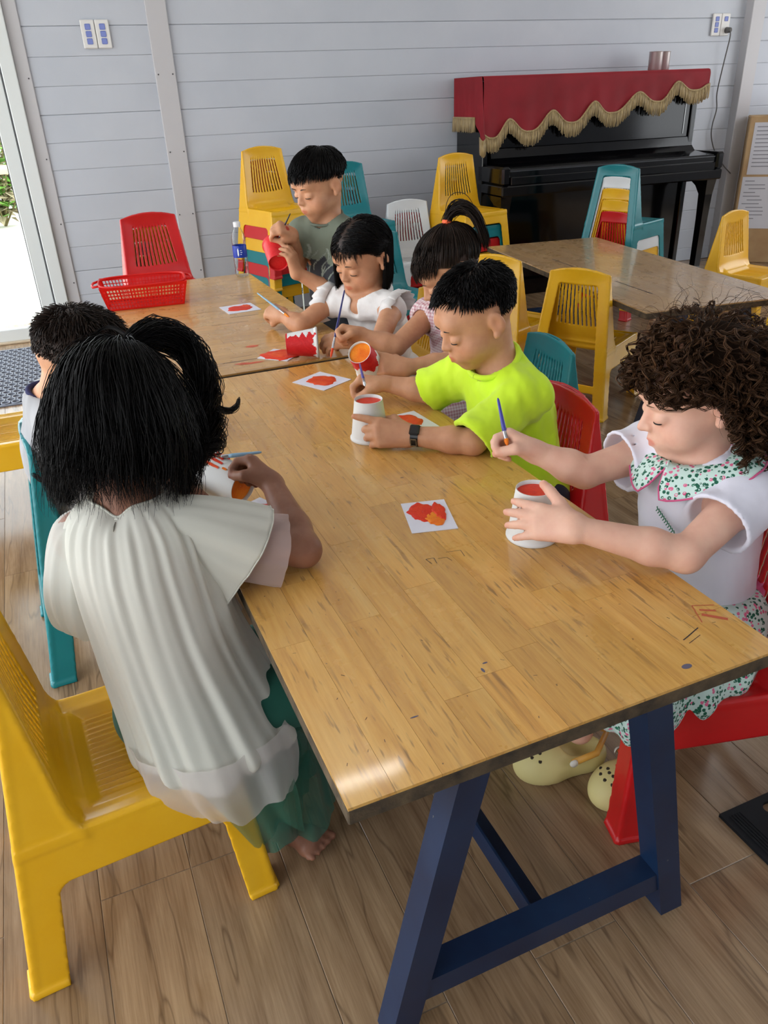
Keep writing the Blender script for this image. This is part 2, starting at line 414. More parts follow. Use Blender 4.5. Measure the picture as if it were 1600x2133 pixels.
def np_mesh(name, v, f, mats, smooth=True, normals=None, col=None, mi=None):
    me = bpy.data.meshes.new(name); v = np.asarray(v, F32); f = np.asarray(f, np.int32); k = f.shape[1]
    me.vertices.add(len(v)); me.vertices.foreach_set('co', v.ravel())
    me.loops.add(f.size); me.loops.foreach_set('vertex_index', f.ravel())
    me.polygons.add(len(f)); me.polygons.foreach_set('loop_start', np.arange(0, f.size, k, dtype=np.int32)); me.polygons.foreach_set('loop_total', np.full(len(f), k, np.int32))
    if smooth: me.polygons.foreach_set('use_smooth', np.ones(len(f), bool))
    for m in (mats if isinstance(mats, (list, tuple)) else [mats]): me.materials.append(m)
    if mi is not None: me.polygons.foreach_set('material_index', np.asarray(mi, np.int32))
    me.update(); me.validate()
    if col is not None:
        a = me.color_attributes.new('tint', 'FLOAT_COLOR', 'POINT'); c = np.ones((len(v), 4), F32); c[:, :col.shape[1]] = col; a.data.foreach_set('color', c.ravel())
    if normals is not None: me.normals_split_custom_set_from_vertices(normals.astype(F32))
    return me
def vnormals(v, f):
    n = np.zeros_like(v); fn = np.cross(v[f[:, 2]]-v[f[:, 0]], v[f[:, 3]]-v[f[:, 1]])
    for i in range(4): np.add.at(n, f[:, i], fn)
    return n/(np.linalg.norm(n, axis=1, keepdims=True)+1e-12)
def submesh(v, f, n, sel):
    ff = f[sel]; u, inv = np.unique(ff, return_inverse=True); return v[u], inv.reshape(ff.shape), n[u]
def wob(P, s, seed=0):
    """cheap smooth noise, about -1..1"""
    r = np.random.RandomState(seed); o = 0
    for k in range(5):
        d = r.normal(size=3); d *= s*(1+.5*k)/np.linalg.norm(d); o = o+np.sin(P@d.astype(F32)+r.uniform(0, 6.3)+.8*np.sin(P@(np.roll(d, 1)*.7).astype(F32)))/(1+.4*k)
    return o/3.0
# ================================================================ CHAIRS
def plastic(name, col, col2=None):
    m = NT(name); v = m.coord(rnd=True); n = m.noise(v, 7, 4)
    m.set(col=m.ramp(n, [(.3, col), (.75, col2 or col)]), rough=.27, spec=.5)
    return m.mat
PL = {'yellow': plastic('yellow_plastic', srgb(238, 178, 22), srgb(243, 190, 40)), 'red': plastic('red_plastic', srgb(200, 24, 28), srgb(208, 32, 34)),
      'teal': plastic('teal_plastic', srgb(10, 118, 126), srgb(16, 130, 138)), 'white': plastic('white_plastic', srgb(226, 230, 232), srgb(234, 236, 238))}
def chair_parts():
    h = .003; F = Field((-.235, -.2, -.006), (.2, .2, .592), h); th = .0034
    sl, P = F.sub((-1, -1, -1), (1, 1, 1)); x, y, z = P[..., 0], P[..., 1], P[..., 2]; ay = np.abs(y)
    ys = .178-.058*z/.575; xr = -.212+.084*z/.575; xf = .178-.024*z/.272; xp = -.092-.037*np.clip((z-.27)/.3, 0, 1.2)-.012*np.clip(1-(z-.27)/.05, 0, 1)**2*-1
    mx = np.maximum; mn = np.minimum
    def rb(ax_, az, r): # rounded 2d box distance from half-sizes already subtracted
        return np.sqrt(mx(ax_, -r+0)**2*0+mx(ax_+r, 0)**2+mx(az+r, 0)**2)+mn(mx(ax_+r, az+r), 0)-r
    top = .575-.021*(y/.12)**2
    # front panel with opening
    front = mx(mx(np.abs(x-xf)-th, ay-ys), mx(z-.272, -z)); front = mx(front, -rb(ay-(ys-.047), z-.205, .02))
    # side panels: below the seat, with opening, and the wing beside the back
    sidelow = mx(mx(np.abs(ay-ys)-th, mx(x-xf, xr-x)), mx(z-.272, -z)); xm = (xf-.046+xr+.052)/2; xh = (xf-.046-xr-.052)/2
    sidelow = mx(sidelow, -rb(np.abs(x-xm)-xh, z-.19, .02))
    wing = mx(mx(np.abs(ay-ys)-th, mx(x-xp, xr-x)), mx(z-top, .26-z))
    # rear frame with window
    rear = mx(mx(np.abs(x-xr)-th, ay-ys), mx(z-top, -z)); rear = mx(rear, -rb(ay-(ys-.044), z-.515, .012))
    cross = mx(mx(np.abs(x-xr)-th, ay-ys+.002), np.abs(z-.118)-.016)
    # back panel with slots
    bx = xp-.012*(1-(y/.13)**2)*np.clip((z-.3)/.1, 0, 1)
    back = mx(mx(np.abs(x-bx)-th, ay-ys), mx(z-top, .25-z))
    yy = y/(1-.25*np.clip((z-.35)/.2, 0, 1)); cell = np.abs(yy-.0185*np.round(np.clip(yy/.0185, -5, 5)))
    slot = mx(cell-.0033, np.abs(z-.438+.006*(y/.1)**2)-.092+.012*(y/.1)**2); slot = mx(slot, ay-.104); back = mx(back, -slot)
    groove = mx(cell-.0045, np.abs(z-.436)-.092)
    # seat tray
    e = mx(np.abs(x-.028)-.085, ay-.108); dish = .009*np.clip(-e/.02+.5, 0, 1)
    rib = .0022*np.cos(y/.0125*2*np.pi)*np.clip(-(mx(np.abs(x-.025)-.072, ay-.098))/.004, 0, 1)
    roll = .02*np.clip((x-.115)/.05, 0, 1)**2
    zs = .268-dish+rib-roll*.5+.004*np.clip(1-(.147-ay)/.02, 0, 1)
    seat = mx(mx(np.abs(z-zs)-th, ay-ys), mx(x-xf, xp-.004-x))
    k = .035; hh = mx(k-np.abs(seat-back), 0)/k; sb = mn(seat, back)-hh*hh*k*.25*np.clip((.12-ay)/.02, .15, 1)
    def su(a, b, k):
        hh = mx(k-np.abs(a-b), 0)/k; return mn(a, b)-hh*hh*k*.25
    d = su(sb, front, .012); d = su(d, sidelow, .008); d = su(d, wing, .008); d = su(d, rear, .008); d = mn(d, cross)
    # foot flange
    fl = mx(np.abs(z-.006)-.006, mn(mx(np.abs(x-xf)-th-.004, mx(ay-ys-.004, ys-.047-ay)), mn(mx(np.abs(ay-ys)-th-.004, mx(mx(x-xf-.004, xr-.004-x), np.where(x > 0, xf-.046-x, x-xr-.052))), mx(np.abs(x-xr)-th-.004, mx(ay-ys-.004, ys-.044-ay)))))
    F.d = mn(d, fl).astype(F32)
    v, f = F.nets(); n = vnormals(v, f); c = v[f].mean(1)
    yss = .178-.058*c[:, 2]/.575
    isback = c[:, 2] > .287
    cr = (np.abs(c[:, 1]) < yss-.046) & (c[:, 2] < .16) & (c[:, 0] < -.12)
    low = (c[:, 2] < .195) & ~cr
    seat_ = ~isback & ~low & ~cr
    out = {}
    out['backrest'] = [isback]; out['seat'] = [seat_]; out['stretcher'] = [cr]
    out['leg'] = [low & (c[:, 0]*sx > .0) & (c[:, 1]*sy > 0) for sx in (1, -1) for sy in (1, -1)]
    res = []
    for nm, sels in out.items():
        for s_ in sels: vv, ff, nn = submesh(v, f, n, s_); res.append((nm, np_mesh('chair_'+nm, vv, ff, PL['yellow'], True, nn)))
    return res
CHAIR = chair_parts()
def chair(x, y, z, rz, colour, label, group=None):
    root = empty('plastic_chair', (x, y, z), rz); tag(root, label, 'chair', group)
    for nm, me in CHAIR:
        o = bpy.data.objects.new(nm, me); link(o, root)
        sl = o.material_slots[0]; sl.link = 'OBJECT'; sl.material = PL[colour]
    return root
PITCH = .066
def stack(x, y, rz, cols, labels, group, pitch=PITCH, back=.011):
    n = len(cols)-1
    for i, c in enumerate(cols): k = back*(i-n); chair(x+k*math.cos(rz), y+k*math.sin(rz), i*pitch, rz, c, labels[i], group)
D = math.radians
def face(dx, dy): return math.atan2(dy, dx)
chair(-.055, 1.055, 0, D(4), 'yellow', 'big yellow chair in front under the girl in the sheer blouse', 'chairs round the painting tables')
chair(.015, 1.80, 0, D(2), 'teal', 'teal chair of the boy hidden behind the dark-haired girl', 'chairs round the painting tables')
chair(-.27, 2.68, 0, D(-1), 'yellow', 'yellow chair cut off by the picture edge near the doormat', 'chairs round the painting tables')
chair(.935, .845, 0, D(166), 'red', 'red chair under the curly-haired girl', 'chairs round the painting tables')
chair(.935, 1.44, 0, D(178), 'red', 'red chair behind the boy in the neon shirt', 'chairs round the painting tables')
chair(1.145, 1.82, 0, D(176), 'teal', 'teal chair with ribbed back beside the red one at the table', 'chairs round the painting tables')
chair(1.16, 2.18, 0, D(180), 'yellow', 'yellow chair under the girl with the ponytail', 'chairs round the painting tables')
chair(1.14, 2.53, 0, D(180), 'yellow', 'yellow chair under the girl in the lace dress', 'chairs round the painting tables')
chair(2.02, 2.61, 0, D(30), 'yellow', 'yellow chair seen from behind at the empty table', 'chairs round the empty table')
chair(1.91, 3.03, 0, D(24), 'yellow', 'yellow chair partly behind the neon boy at the empty table', 'chairs round the empty table')
chair(3.53, 3.22, 0, face(.25, -.97), 'yellow', 'single yellow chair at far end seen from the side', 'chairs round the empty table')
chair(1.67, 3.75, 0, D(-70), 'teal', 'single teal chair half hidden behind the lace-dress girl', 'chairs along the back wall')
chair(2.5, 2.12, 0, D(84), 'yellow', 'yellow chair at the near end of the empty table', 'chairs round the empty table')
stack(.50, 3.74, face(.12, -.99), ['yellow', 'white', 'yellow', 'red'], ['yellow chair at the bottom of the stack behind the basket', 'white chair, second in the stack behind the basket', 'yellow chair just under the red one behind the basket', 'red slotted chair topping the stack behind the basket'], 'stacked chairs', .062)
stack(1.26, 4.40, face(.28, -.96), ['yellow', 'teal', 'red', 'teal', 'yellow', 'red', 'yellow'], ['yellow chair at the base of the tall stack by the wall', 'teal chair, second from the floor in the tall stack', 'red chair, third from the floor in the tall stack', 'teal chair, fourth from the floor in the tall stack', 'yellow chair, third from the top of the tall stack', 'red chair just under the top of the tall stack', 'yellow chair topping the tall stack by the wall'], 'stacked chairs')
stack(1.67, 4.30, face(.15, -.98), ['yellow', 'teal', 'red', 'yellow', 'teal'], ['yellow chair at the base of the stack behind the standing boy', 'teal chair, second in the stack behind the standing boy', 'red chair in the middle of the stack behind the standing boy', 'yellow chair, second from the top behind the standing boy', 'teal chair topping the stack behind the standing boy'], 'stacked chairs', .075)
stack(2.03, 4.28, face(-.02, -1), ['red', 'white'], ['red chair under the white one by the wall', 'white slotted chair on top of a red one by the wall'], 'stacked chairs', .075)
stack(2.37, 4.27, face(.18, -.98), ['white', 'yellow', 'red', 'teal', 'yellow'], ['white chair at the base of the stack beside the piano', 'yellow chair, second in the stack beside the piano', 'red chair in the middle of the stack beside the piano', 'teal chair, second from the top beside the piano', 'yellow chair topping the stack beside the piano'], 'stacked chairs', .076)
stack(3.10, 3.76, face(.93, .37), ['red', 'yellow', 'yellow', 'white', 'teal'], ['red chair, lowest of the stack in front of the piano', 'yellow chair, second lowest of the stack in front of the piano', 'yellow chair, middle of the stack in front of the piano', 'white chair just under the teal one before the piano', 'teal chair topping the stack in front of the piano'], 'stacked chairs', .06, -.004)
# ================================================================ TABLES
def mat_stave(name, c0, c1, c2, along='Y', grey=0.0, rough=.3, scratch=.6):
    m = NT(name); v = m.coord(rnd=True); sc = (1, .07, 1) if along == 'Y' else (.07, 1, 1)
    st = m.new('ShaderNodeVectorMath', operation='MULTIPLY'); m.lk(v, st.inputs[0]); st.inputs[1].default_value = sc
    g = m.noise(st.outputs[0], 42, 5, .6, .5); fg = m.noise(st.outputs[0], 230, 3, .6)
    c = m.ramp(g, [(.25, c0), (.5, c1), (.75, c2)])
    c = m.mix(.28, c, m.ramp(fg, [(.3, c0), (.7, c2)]))
    oi = m.new('ShaderNodeObjectInfo')
    c = m.mix(.6, c, m.ramp(oi.outputs['Random'], [(0, (.78, .74, .68, 1)), (.35, (.94, .92, .9, 1)), (.7, (1, 1, 1, 1)), (1, (1.0, .88, .70, 1))]), 'MULTIPLY')
    lg = m.noise(st.outputs[0], 75, 2, .5, .3); lm = m.noise(v, 4.5, 2)
    c = m.mix(m.math('MULTIPLY', m.ramp(lg, [(.62, 0.0), (.70, .6)]), m.ramp(lm, [(.4, 0.0), (.6, 1.0)])), c, srgb(128, 88, 46))
    # open pores: short dark streaks, and worn greyish patches with a shape of their own
    pv = m.new('ShaderNodeVectorMath', operation='MULTIPLY'); m.lk(v, pv.inputs[0]); pv.inputs[1].default_value = (1, .12, 1) if along == 'Y' else (.12, 1, 1)
    po = m.noise(pv.outputs[0], 150, 2, .5); pm = m.noise(v, 6, 3)
    pore = m.math('MULTIPLY', m.ramp(po, [(.62, 0.0), (.70, 1.0)]), m.ramp(pm, [(.38, 0.0), (.60, 1.0)]))
    c = m.mix(m.math('MULTIPLY', pore, scratch), c, srgb(96, 66, 38))
    ww = m.new('ShaderNodeTexCoord'); wp = m.noise(v, 3.5, 5, .6, .4)
    c = m.mix(m.math('MULTIPLY', m.ramp(wp, [(.38, 0.0), (.80, 1.0)]), .35+grey), c, srgb(194, 152, 92))
    spk = m.noise(v, 75, 2, .5); c = m.mix(m.ramp(spk, [(.76, 0.0), (.80, .8)]), c, srgb(74, 52, 36))
    m.set(col=c, rough=m.ramp(m.noise(v, 12, 4), [(.3, rough*.75), (.75, rough*1.35)]), spec=.5, coat=.5, coatr=.07)
    m.bump(fg, .08, .0008); return m.mat
M_STA = mat_stave('table_wood_golden', srgb(192, 134, 60), srgb(228, 172, 86), srgb(240, 196, 116))
M_STB = mat_stave('table_wood_tan', srgb(184, 130, 62), srgb(220, 168, 92), srgb(232, 190, 122), 'X')
M_STC = mat_stave('table_wood_grey', srgb(160, 126, 86), srgb(186, 152, 110), srgb(204, 174, 134), 'Y', .2, .3)
M_EDGE = mottled('weathered_table_edge', srgb(44, 36, 27), srgb(98, 82, 60), 34, .8, .6, 140)
mm = NT('blue_painted_steel'); _v = mm.coord(rnd=True)
_c = mm.ramp(mm.noise(_v, 9), [(.3, srgb(13, 32, 62)), (.7, srgb(22, 48, 82))])
_w = mm.ramp(mm.noise(_v, 55, 5, .7), [(.70, 0.0), (.74, 1.0)])
mm.set(col=mm.mix(_w, _c, srgb(150, 146, 130)), rough=.42, spec=.5); M_BLUE = mm.mat
M_PENCIL = simple('pen_mark', srgb(52, 44, 44), .6); M_REDPEN = simple('red_crayon_mark', srgb(196, 92, 62), .6); M_GREYPEN = simple('blue_ink_stain', srgb(96, 92, 112), .6)
def staves(parent, x0, x1, y0, y1, z, along, m, rows, seed, lmin, lmax):
    r = random.Random(seed); T = .0045; g = .00018
    a0, a1, b0, b1 = (x0, x1, y0, y1) if along == 'Y' else (y0, y1, x0, x1)
    w = (a1-a0)/rows
    for i in range(rows):
        p = b0-r.uniform(0, lmax*.6); cuts = [b0]
        while True:
            p += r.uniform(lmin, lmax)
            if p > b1-.08: break
            if p > b0+.08: cuts.append(p)
        cuts.append(b1)
        for q0, q1 in zip(cuts[:-1], cuts[1:]):
            L = (q1-q0)/2-g; hw = w/2-g
            lo, hi = ((-hw, -L, -T), (hw, L, 0)) if along == 'Y' else ((-L, -hw, -T), (L, hw, 0))
            c = (a0+w*(i+.5), (q0+q1)/2) if along == 'Y' else ((q0+q1)/2, a0+w*(i+.5))
            me = MB().box(lo, hi).mesh('stave', m); inst('stave', me, (c[0], c[1], z), (0, 0, 0), parent)
def angle_leg(b, top, bot, w=.042, t=.004):
    """angle iron: one flange faces -y, one faces -x"""
    L = [(0, 0), (w, 0), (w, t), (t, t), (t, w), (0, w)]; n = 6
    vs = [(p[0]+x, p[1]+y, p[2]) for p in (bot, top) for x, y in L]
    return b.add(vs, [tuple(range(n-1, -1, -1)), tuple(range(n, 2*n))]+[(i, (i+1) % n, n+(i+1) % n, n+i) for i in range(n)])
def angle_bar(b, a0, a1, prof):
    """angle iron between two points with the same (y,z) or (x,z) profile offsets"""
    n = len(prof); vs = []
    for p in (a0, a1): vs += [(p[0]+u[0], p[1]+u[1], p[2]+u[2]) for u in prof]
    return b.add(vs, [tuple(range(n-1, -1, -1)), tuple(range(n, 2*n))]+[(i, (i+1) % n, n+(i+1) % n, n+i) for i in range(n)])
def table(x0, x1, y0, y1, zt, label, m, along, rows, seed, loc=(0, 0, 0), rz=0.0, group='wooden tables on blue steel frames', lmin=.22, lmax=.5):
    root = empty('trestle_table', loc, rz); tag(root, label, 'table', group)
    T = .026
    core = MB().box((x0, y0, zt-T), (x1, y1, zt-.0046), bev=.0015).build('tabletop', M_EDGE, root)
    staves(core, x0+.0008, x1-.0008, y0+.0008, y1-.0008, zt, along, m, rows, seed, lmin, lmax)
    zu = zt-T; W = x1-x0
    for yy, dy in ((y0+.010, 1), (y1-.052, -1)):
        angle_leg(MB(), (x0+.145, yy, zu), (x0+.035, yy, 0)).build('leg', M_BLUE, root)
        angle_leg(MB(), (x0+.415, yy, zu), (x0+.520, yy, 0)).build('leg', M_BLUE, root)
        ya = yy+.004
        angle_bar(MB(), (x0+.062, ya, .068), (x0+.505, ya, .068), [(0, 0, 0), (0, 0, .041), (0, .04, .041), (0, .04, .037), (0, .004, .037), (0, .004, 0)]).build('crossbar', M_BLUE, root)
    angle_bar(MB(), (x0+.29, y0+.056, .066), (x0+.29, y1-.056, .066), [(0, 0, 0), (.04, 0, 0), (.04, 0, .004), (.004, 0, .004), (.004, 0, .04), (0, 0, .04)]).build('stretcher', M_BLUE, root)
    return root, core
TZ = .515
TA, coreA = table(.174, .806, .563, 2.092, TZ, 'golden wooden table in front with staves running lengthwise', M_STA, 'Y', 11, 3)
TB, coreB = table(.196, .834, 2.118, 3.51, TZ, 'far wooden table holding the red basket and water bottle', M_STB, 'X', 22, 5)
TC, coreC = table(-.32, .32, -.765, .765, .46, 'empty wooden table behind with grey worn top', M_STC, 'Y', 11, 9, (2.40, 2.94, 0), D(-8), lmin=.3, lmax=.8)
def marks(parent, z, items, m, name='pen_mark'):
    b = MB()
    for pts, w in items:
        for (xa, ya), (xb, yb) in zip(pts[:-1], pts[1:]):
            d = Vector((xb-xa, yb-ya, 0)); n = Vector((-d.y, d.x, 0)).normalized()*w
            b.add([(xa-n.x, ya-n.y, z), (xa+n.x, ya+n.y, z), (xb+n.x, yb+n.y, z), (xb-n.x, yb-n.y, z)], [(3, 2, 1, 0)])
    return b.build(name, m, parent)
rr = random.Random(4); its = []
for k in range(70):
    x, y = rr.uniform(.19, .79), rr.uniform(.58, 1.5)**1.0; a = rr.uniform(0, 6.28); L = rr.uniform(.001, .006); its.append(([(x, y), (x+math.cos(a)*L, y+math.sin(a)*L)], rr.uniform(.0002, .0005)))
its += [([(.475, .985), (.478, .968)], .0006), ([(.489, .983), (.486, .966)], .0006), ([(.475, .985), (.489, .983)], .0005), ([(.494, .978), (.509, .975), (.512, .962)], .0005), ([(.515, .99), (.54, .985), (.537, .965)], .0005),
        ([(.70, .635), (.715, .640), (.738, .648)], .0009), ([(.702, .626), (.729, .634)], .0005), ([(.645, .945), (.672, .952)], .0009), ([(.675, .953), (.69, .958)], .0009)]
marks(coreA, TZ+.0002, its, M_PENCIL)['kind'] = 'stuff'
marks(coreA, TZ+.00025, [([(.752, .655), (.768, .693), (.798, .68)], .0008), ([(.765, .67), (.79, .645)], .003), ([(.77, .68), (.79, .668)], .002)], M_REDPEN, 'crayon_mark')
b = MB()
for x, y, rx, ry in ((.665, .590, .008, .0045), (.42, .70, .002, .005), (.43, .712, .004, .0015), (.30, .66, .006, .0012)):
    b.add([(x+rx*math.cos(a*.52), y+ry*math.sin(a*.52), TZ+.0003) for a in range(12)], [tuple(range(12))])
b.build('ink_stain', M_GREYPEN, coreA)['kind'] = 'stuff'
its = []
for k in range(16):
    x, y = rr.uniform(.22, .7), rr.uniform(2.2, 3.2); its.append(([(x, y), (x+rr.uniform(.05, .16), y+rr.uniform(-.003, .003))], rr.uniform(.0006, .0016)))
marks(coreB, TZ+.0002, its, M_PENCIL, 'gouge')['kind'] = 'stuff'
marks(coreC, .4602, [([(-.17, .30), (-.165, .10)], .003), ([(-.15, -.25), (-.14, -.52)], .003), ([(.22, -.55), (.23, -.68)], .003), ([(.05, -.1), (.055, -.2)], .0015), ([(-.02, .35), (0, .3)], .001)], M_PENCIL, 'gouge')['kind'] = 'stuff'
# red paint smears lying on the far table
b = MB()
for x, y, rx, ry in ((.50, 2.19, .035, .008), (.545, 2.36, .02, .012), (.47, 2.20, .02, .006)):
    b.add([(x+rx*math.cos(a*.35)*(1+.3*math.sin(a*2.1)), y+ry*math.sin(a*.35), TZ+.0003) for a in range(18)], [tuple(range(18))])
b.build('paint_smear', simple('dry_red_paint', srgb(214, 96, 66), .5), coreB)

# ================================================================ PIANO
M_BLK = simple('black_lacquer', srgb(6, 6, 8), .12, spec=.35, coat=.1, coatr=.05)
M_BLKM = simple('black_satin', srgb(14, 14, 16), .35)
def piano():
    p = empty('upright_piano', wall_pt(0, .03, 0), WA); tag(p, 'black lacquered upright piano against the board wall', 'piano')
    L, Rr = .36, 1.93       # along the wall; local y negative = into the room
    def bx(name, lo, hi, m=M_BLK, bev=.004): return MB().box(lo, hi, bev=bev).build(name, m, p)
    bx('back_frame', (L+.03, -.06, .02), (Rr-.07, 0, 1.20), M_BLKM)
    bx('side_panel', (L, -.36, .0), (L+.035, -.0, 1.235)); bx('side_panel', (Rr-.085, -.36, .0), (Rr-.05, -.0, 1.235))
    bx('top_lid', (L-.008, -.375, 1.235), (Rr-.042, .005, 1.258))
    up = bx('upper_panel', (L+.035, -.345, .88), (Rr-.085, -.32, 1.235))
    MB().box((Rr-.13, -.349, .90), (Rr-.126, -.344, 1.22)).box((L+.06, -.349, .90), (L+.064, -.344, 1.22)).build('panel_trim', simple('silver_inlay', srgb(150, 150, 150), .25, metal=.9), up)
    bx('lower_panel', (L+.035, -.335, .10), (Rr-.085, -.315, .66)); bx('bottom_rail', (L, -.37, .0), (Rr-.05, -.31, .10))
    bx('toe_plinth', (L, -.62, .0), (L+.07, -.33, .055)); bx('toe_plinth', (Rr-.10, -.62, .0), (Rr-.03, -.33, .055))
    # key bed, fall board and cheeks
    bx('key_bed', (L-.0, -.62, .64), (Rr, -.30, .70), bev=.008); bx('key_slip', (L+.06, -.615, .70), (Rr-.06, -.59, .745))
    fb = MB(); prof = [(-.60, .745), (-.60, .775), (-.585, .785), (-.40, .80), (-.365, .83), (-.352, .88), (-.33, .88), (-.33, .74)]
    n = len(prof); fb.add([(L+.055, y, z) for y, z in prof]+[(Rr-.055, y, z) for y, z in prof], [(i, (i+1) % n, n+(i+1) % n, n+i) for i in range(n)]+[tuple(range(n-1, -1, -1)), tuple(range(n, 2*n))])
    fbo = fb.build('fall_board', M_BLK, p)
    MB().box((L+.06, -.603, .772), (Rr-.06, -.600, .777)).build('edge_strip', simple('lid_edge', srgb(60, 62, 66), .2), fbo)
    bx('cheek', (L, -.62, .70), (L+.055, -.30, .80), bev=.012); bx('cheek', (Rr-.055, -.62, .70), (Rr, -.30, .80), bev=.012)
    for x in (L+.035, Rr-.065):
        b = MB(); rows = []
        for z, hw, y0, y1 in ((.055, .026, -.60, -.535), (.10, .022, -.59, -.54), (.40, .024, -.595, -.54), (.55, .027, -.60, -.535), (.60, .032, -.605, -.50), (.64, .036, -.61, -.43)):
            rows.append([(x-hw, y0, z), (x+hw, y0, z), (x+hw, y1, z), (x-hw, y1, z)])
        b.grid(rows, 0, True); b.add(rows[0], [(3, 2, 1, 0)]); b.add(rows[-1], [(0, 1, 2, 3)]); b.build('leg', M_BLK, p)
    for x in (1.02, 1.13, 1.24): bx('pedal', (x, -.42, .035), (x+.04, -.33, .05), simple('brass_pedal', srgb(170, 140, 70), .3, metal=.9))
piano()
# cloth with scalloped gold fringe
def piano_cloth():
    r = empty('piano_cover', wall_pt(0, .03, 0), WA); tag(r, 'dark red velvet cover with scalloped gold fringe over the piano', 'cloth')
    mv = NT('red_velvet'); v = mv.coord(); mv.set(col=mv.ramp(mv.noise(v, 6, 3), [(.3, srgb(122, 8, 22)), (.7, srgb(140, 14, 30))]), rough=.75, sheen=.5); mv.b.inputs['Sheen Tint'].default_value = srgb(220, 60, 70); mv = mv.mat
    mg = NT('gold_fringe'); v = mg.coord(scale=(1, 1, .05)); mg.set(col=mg.ramp(mg.noise(v, 260, 2), [(.3, srgb(120, 96, 56)), (.7, srgb(196, 170, 118))]), rough=.55, sheen=.2); mg = mg.mat
    key = [(.33, .965), (.404, .936), (.515, 1.032), (.647, .961), (.805, 1.066), (.938, .995), (1.092, 1.102), (1.211, 1.036), (1.406, 1.142), (1.549, 1.085), (1.682, 1.190), (1.817, 1.138), (1.925, 1.17)]
    def edge(s):
        for (a, za), (b, zb) in zip(key[:-1], key[1:]):
            if a <= s <= b:
                t = (s-a)/(b-a); up = zb > za
                t = t**1.35 if up else 1-(1-t)**1.35
                return za+(zb-za)*(.5-.5*math.cos(math.pi*t))
        return key[-1][1]
    L, Rr = .345, 1.925; TOP = 1.262; n = 180; rows = []
    for i in range(n+1):
        s = L+(Rr-L)*i/n; ze = edge(max(s, .331)); w = .004*math.sin(s*23)+.003*math.sin(s*51+1)
        col = [(s, .0, TOP), (s, -.2, TOP+.001), (s, -.365, TOP+.001), (s, -.381, TOP-.004), (s, -.388+w*.2, TOP-.02)]
        for k in range(1, 8):
            t = k/7; col.append((s, -.390-w*t, TOP-.02-(TOP-.02-ze)*t))
        rows.append(col)
    MB().grid(rows).build('velvet_panel', mv, r, True)
    # side drop and the folded corner
    rows = []
    for i in range(25):
        y = -.37*i/24; w = .003*math.sin(i*1.3); zb = 1.045-.006*math.sin(i*.9)
        if i > 18: zb = 1.045-.09*((i-18)/6.0)
        rows.append([(L-.006-w*t, y, TOP-(TOP-zb)*t) for t in (0, .1, .3, .5, .7, .85, 1)])
    MB().grid(rows).build('side_drop', mv, r, True)
    rows = []
    for i in range(13):
        a = i/12; wdt = .004+.05*math.sin(a*math.pi)
        rows.append([(L-.004-.012*math.sin(a*3.14)*t+.035*a*t*1.0-.005, -.372-.03*math.sin(a*3.14)*t-.012*a, TOP-.002-(TOP-.945+.02*math.sin(a*3.1))*t) for t in (0, .12, .3, .5, .7, .85, 1)])
    MB().grid(rows).build('corner_fold', mv, r, True)
    fr = MB(); rr = random.Random(3)
    def strand(p, ln, out):
        x, y, z = p; a = rr.uniform(-.004, .004); w = .0032
        pts = [(x, y, z), (x+a*.4, y+out[1]*.004, z-ln*.5), (x+a, y+out[1]*.003, z-ln)]
        fr.tube(pts, [w*.75, w, w*.8], 4, 0, True)
    N = 300
    for i in range(N):
        s = L+(Rr-L)*i/(N-1); strand((s, -.3935-.003*rr.random(), edge(max(s, .331))+.012), .083+rr.uniform(-.006, .006), (0, -1))
    for i in range(60):
        y = -.30*i/59; strand((L-.010-.002*rr.random(), y, 1.052), .078+rr.uniform(-.005, .005), (0, 0))
    for i in range(26):
        a = i/25; strand((L-.014-.012*math.sin(a*3.14)+.035*a, -.374-.03*math.sin(a*3.14)-.012*a, .952-.02*math.sin(a*3.1)), .085+rr.uniform(-.006, .006), (0, -1))
    fo = fr.build('fringe', mg, r, True); fo['kind'] = 'stuff'
    gb = MB()
    gb.tube([(L+(Rr-L)*i/120, -.395, edge(max(L+(Rr-L)*i/120, .331))+.006) for i in range(121)], .0055, 6); gb.tube([(L-.011, -.30*i/10, 1.05) for i in range(11)], .005, 6)
    gb.build('braid', mg, r, True)
piano_cloth()
# tins on the piano
M_TIN = simple('brushed_tin', srgb(206, 200, 198), .36, metal=.8)
for s, off, lab in ((1.665, .20, 'small metal tin on the piano beside its twin, nearer the middle'), (1.745, .17, 'small metal tin on the piano nearer the socket')):
    q = wall_pt(s, off, 1.2655); o = MB().lathe([(0, 0), (.040, 0), (.042, .004), (.042, .098), (.044, .102), (.041, .104), (.039, .1), (.038, .01), (0, .008)], 28).build('tin', M_TIN, None, 40, q); tag(o, lab, 'tin', 'tins on the piano')
# sockets
def sockets(s, z, label, plug):
    q = wall_pt(s, .0135, z); r = empty('wall_socket', q, WA); tag(r, label, 'socket', 'double wall sockets')
    ml = simple('socket_blue', srgb(128, 142, 206), .5); mw = simple('socket_white', srgb(232, 230, 226), .4)
    for i in (0, 1):
        x = -.036+.072*i-0.0; pl = MB().box((x-.0345, -.012, -.064), (x+.0345, 0, .064), bev=.004).build('face_plate', mw, r)
        for k in (-1, 0, 1):
            if plug and i == 1 and k < 1: continue
            MB().box((x-.014+.002*k*0, -.0145, k*.032-.0135), (x+.014, -.0118, k*.032+.0135), bev=.003).build('outlet', ml, pl)
    return r
sockets(-1.69, 1.52, 'white double socket with lilac outlets above the red chair', False); sockets(2.29, 1.52, 'white double socket with a plug above the piano', True)
b = MB(); q = [wall_pt(2.34, .03, 1.487), wall_pt(2.342, .05, 1.487)]
pc = empty('power_cord', wall_pt(2.34, .03, 1.487)); tag(pc, 'grey plugged-in cord hanging down the wall to the box', 'cord')
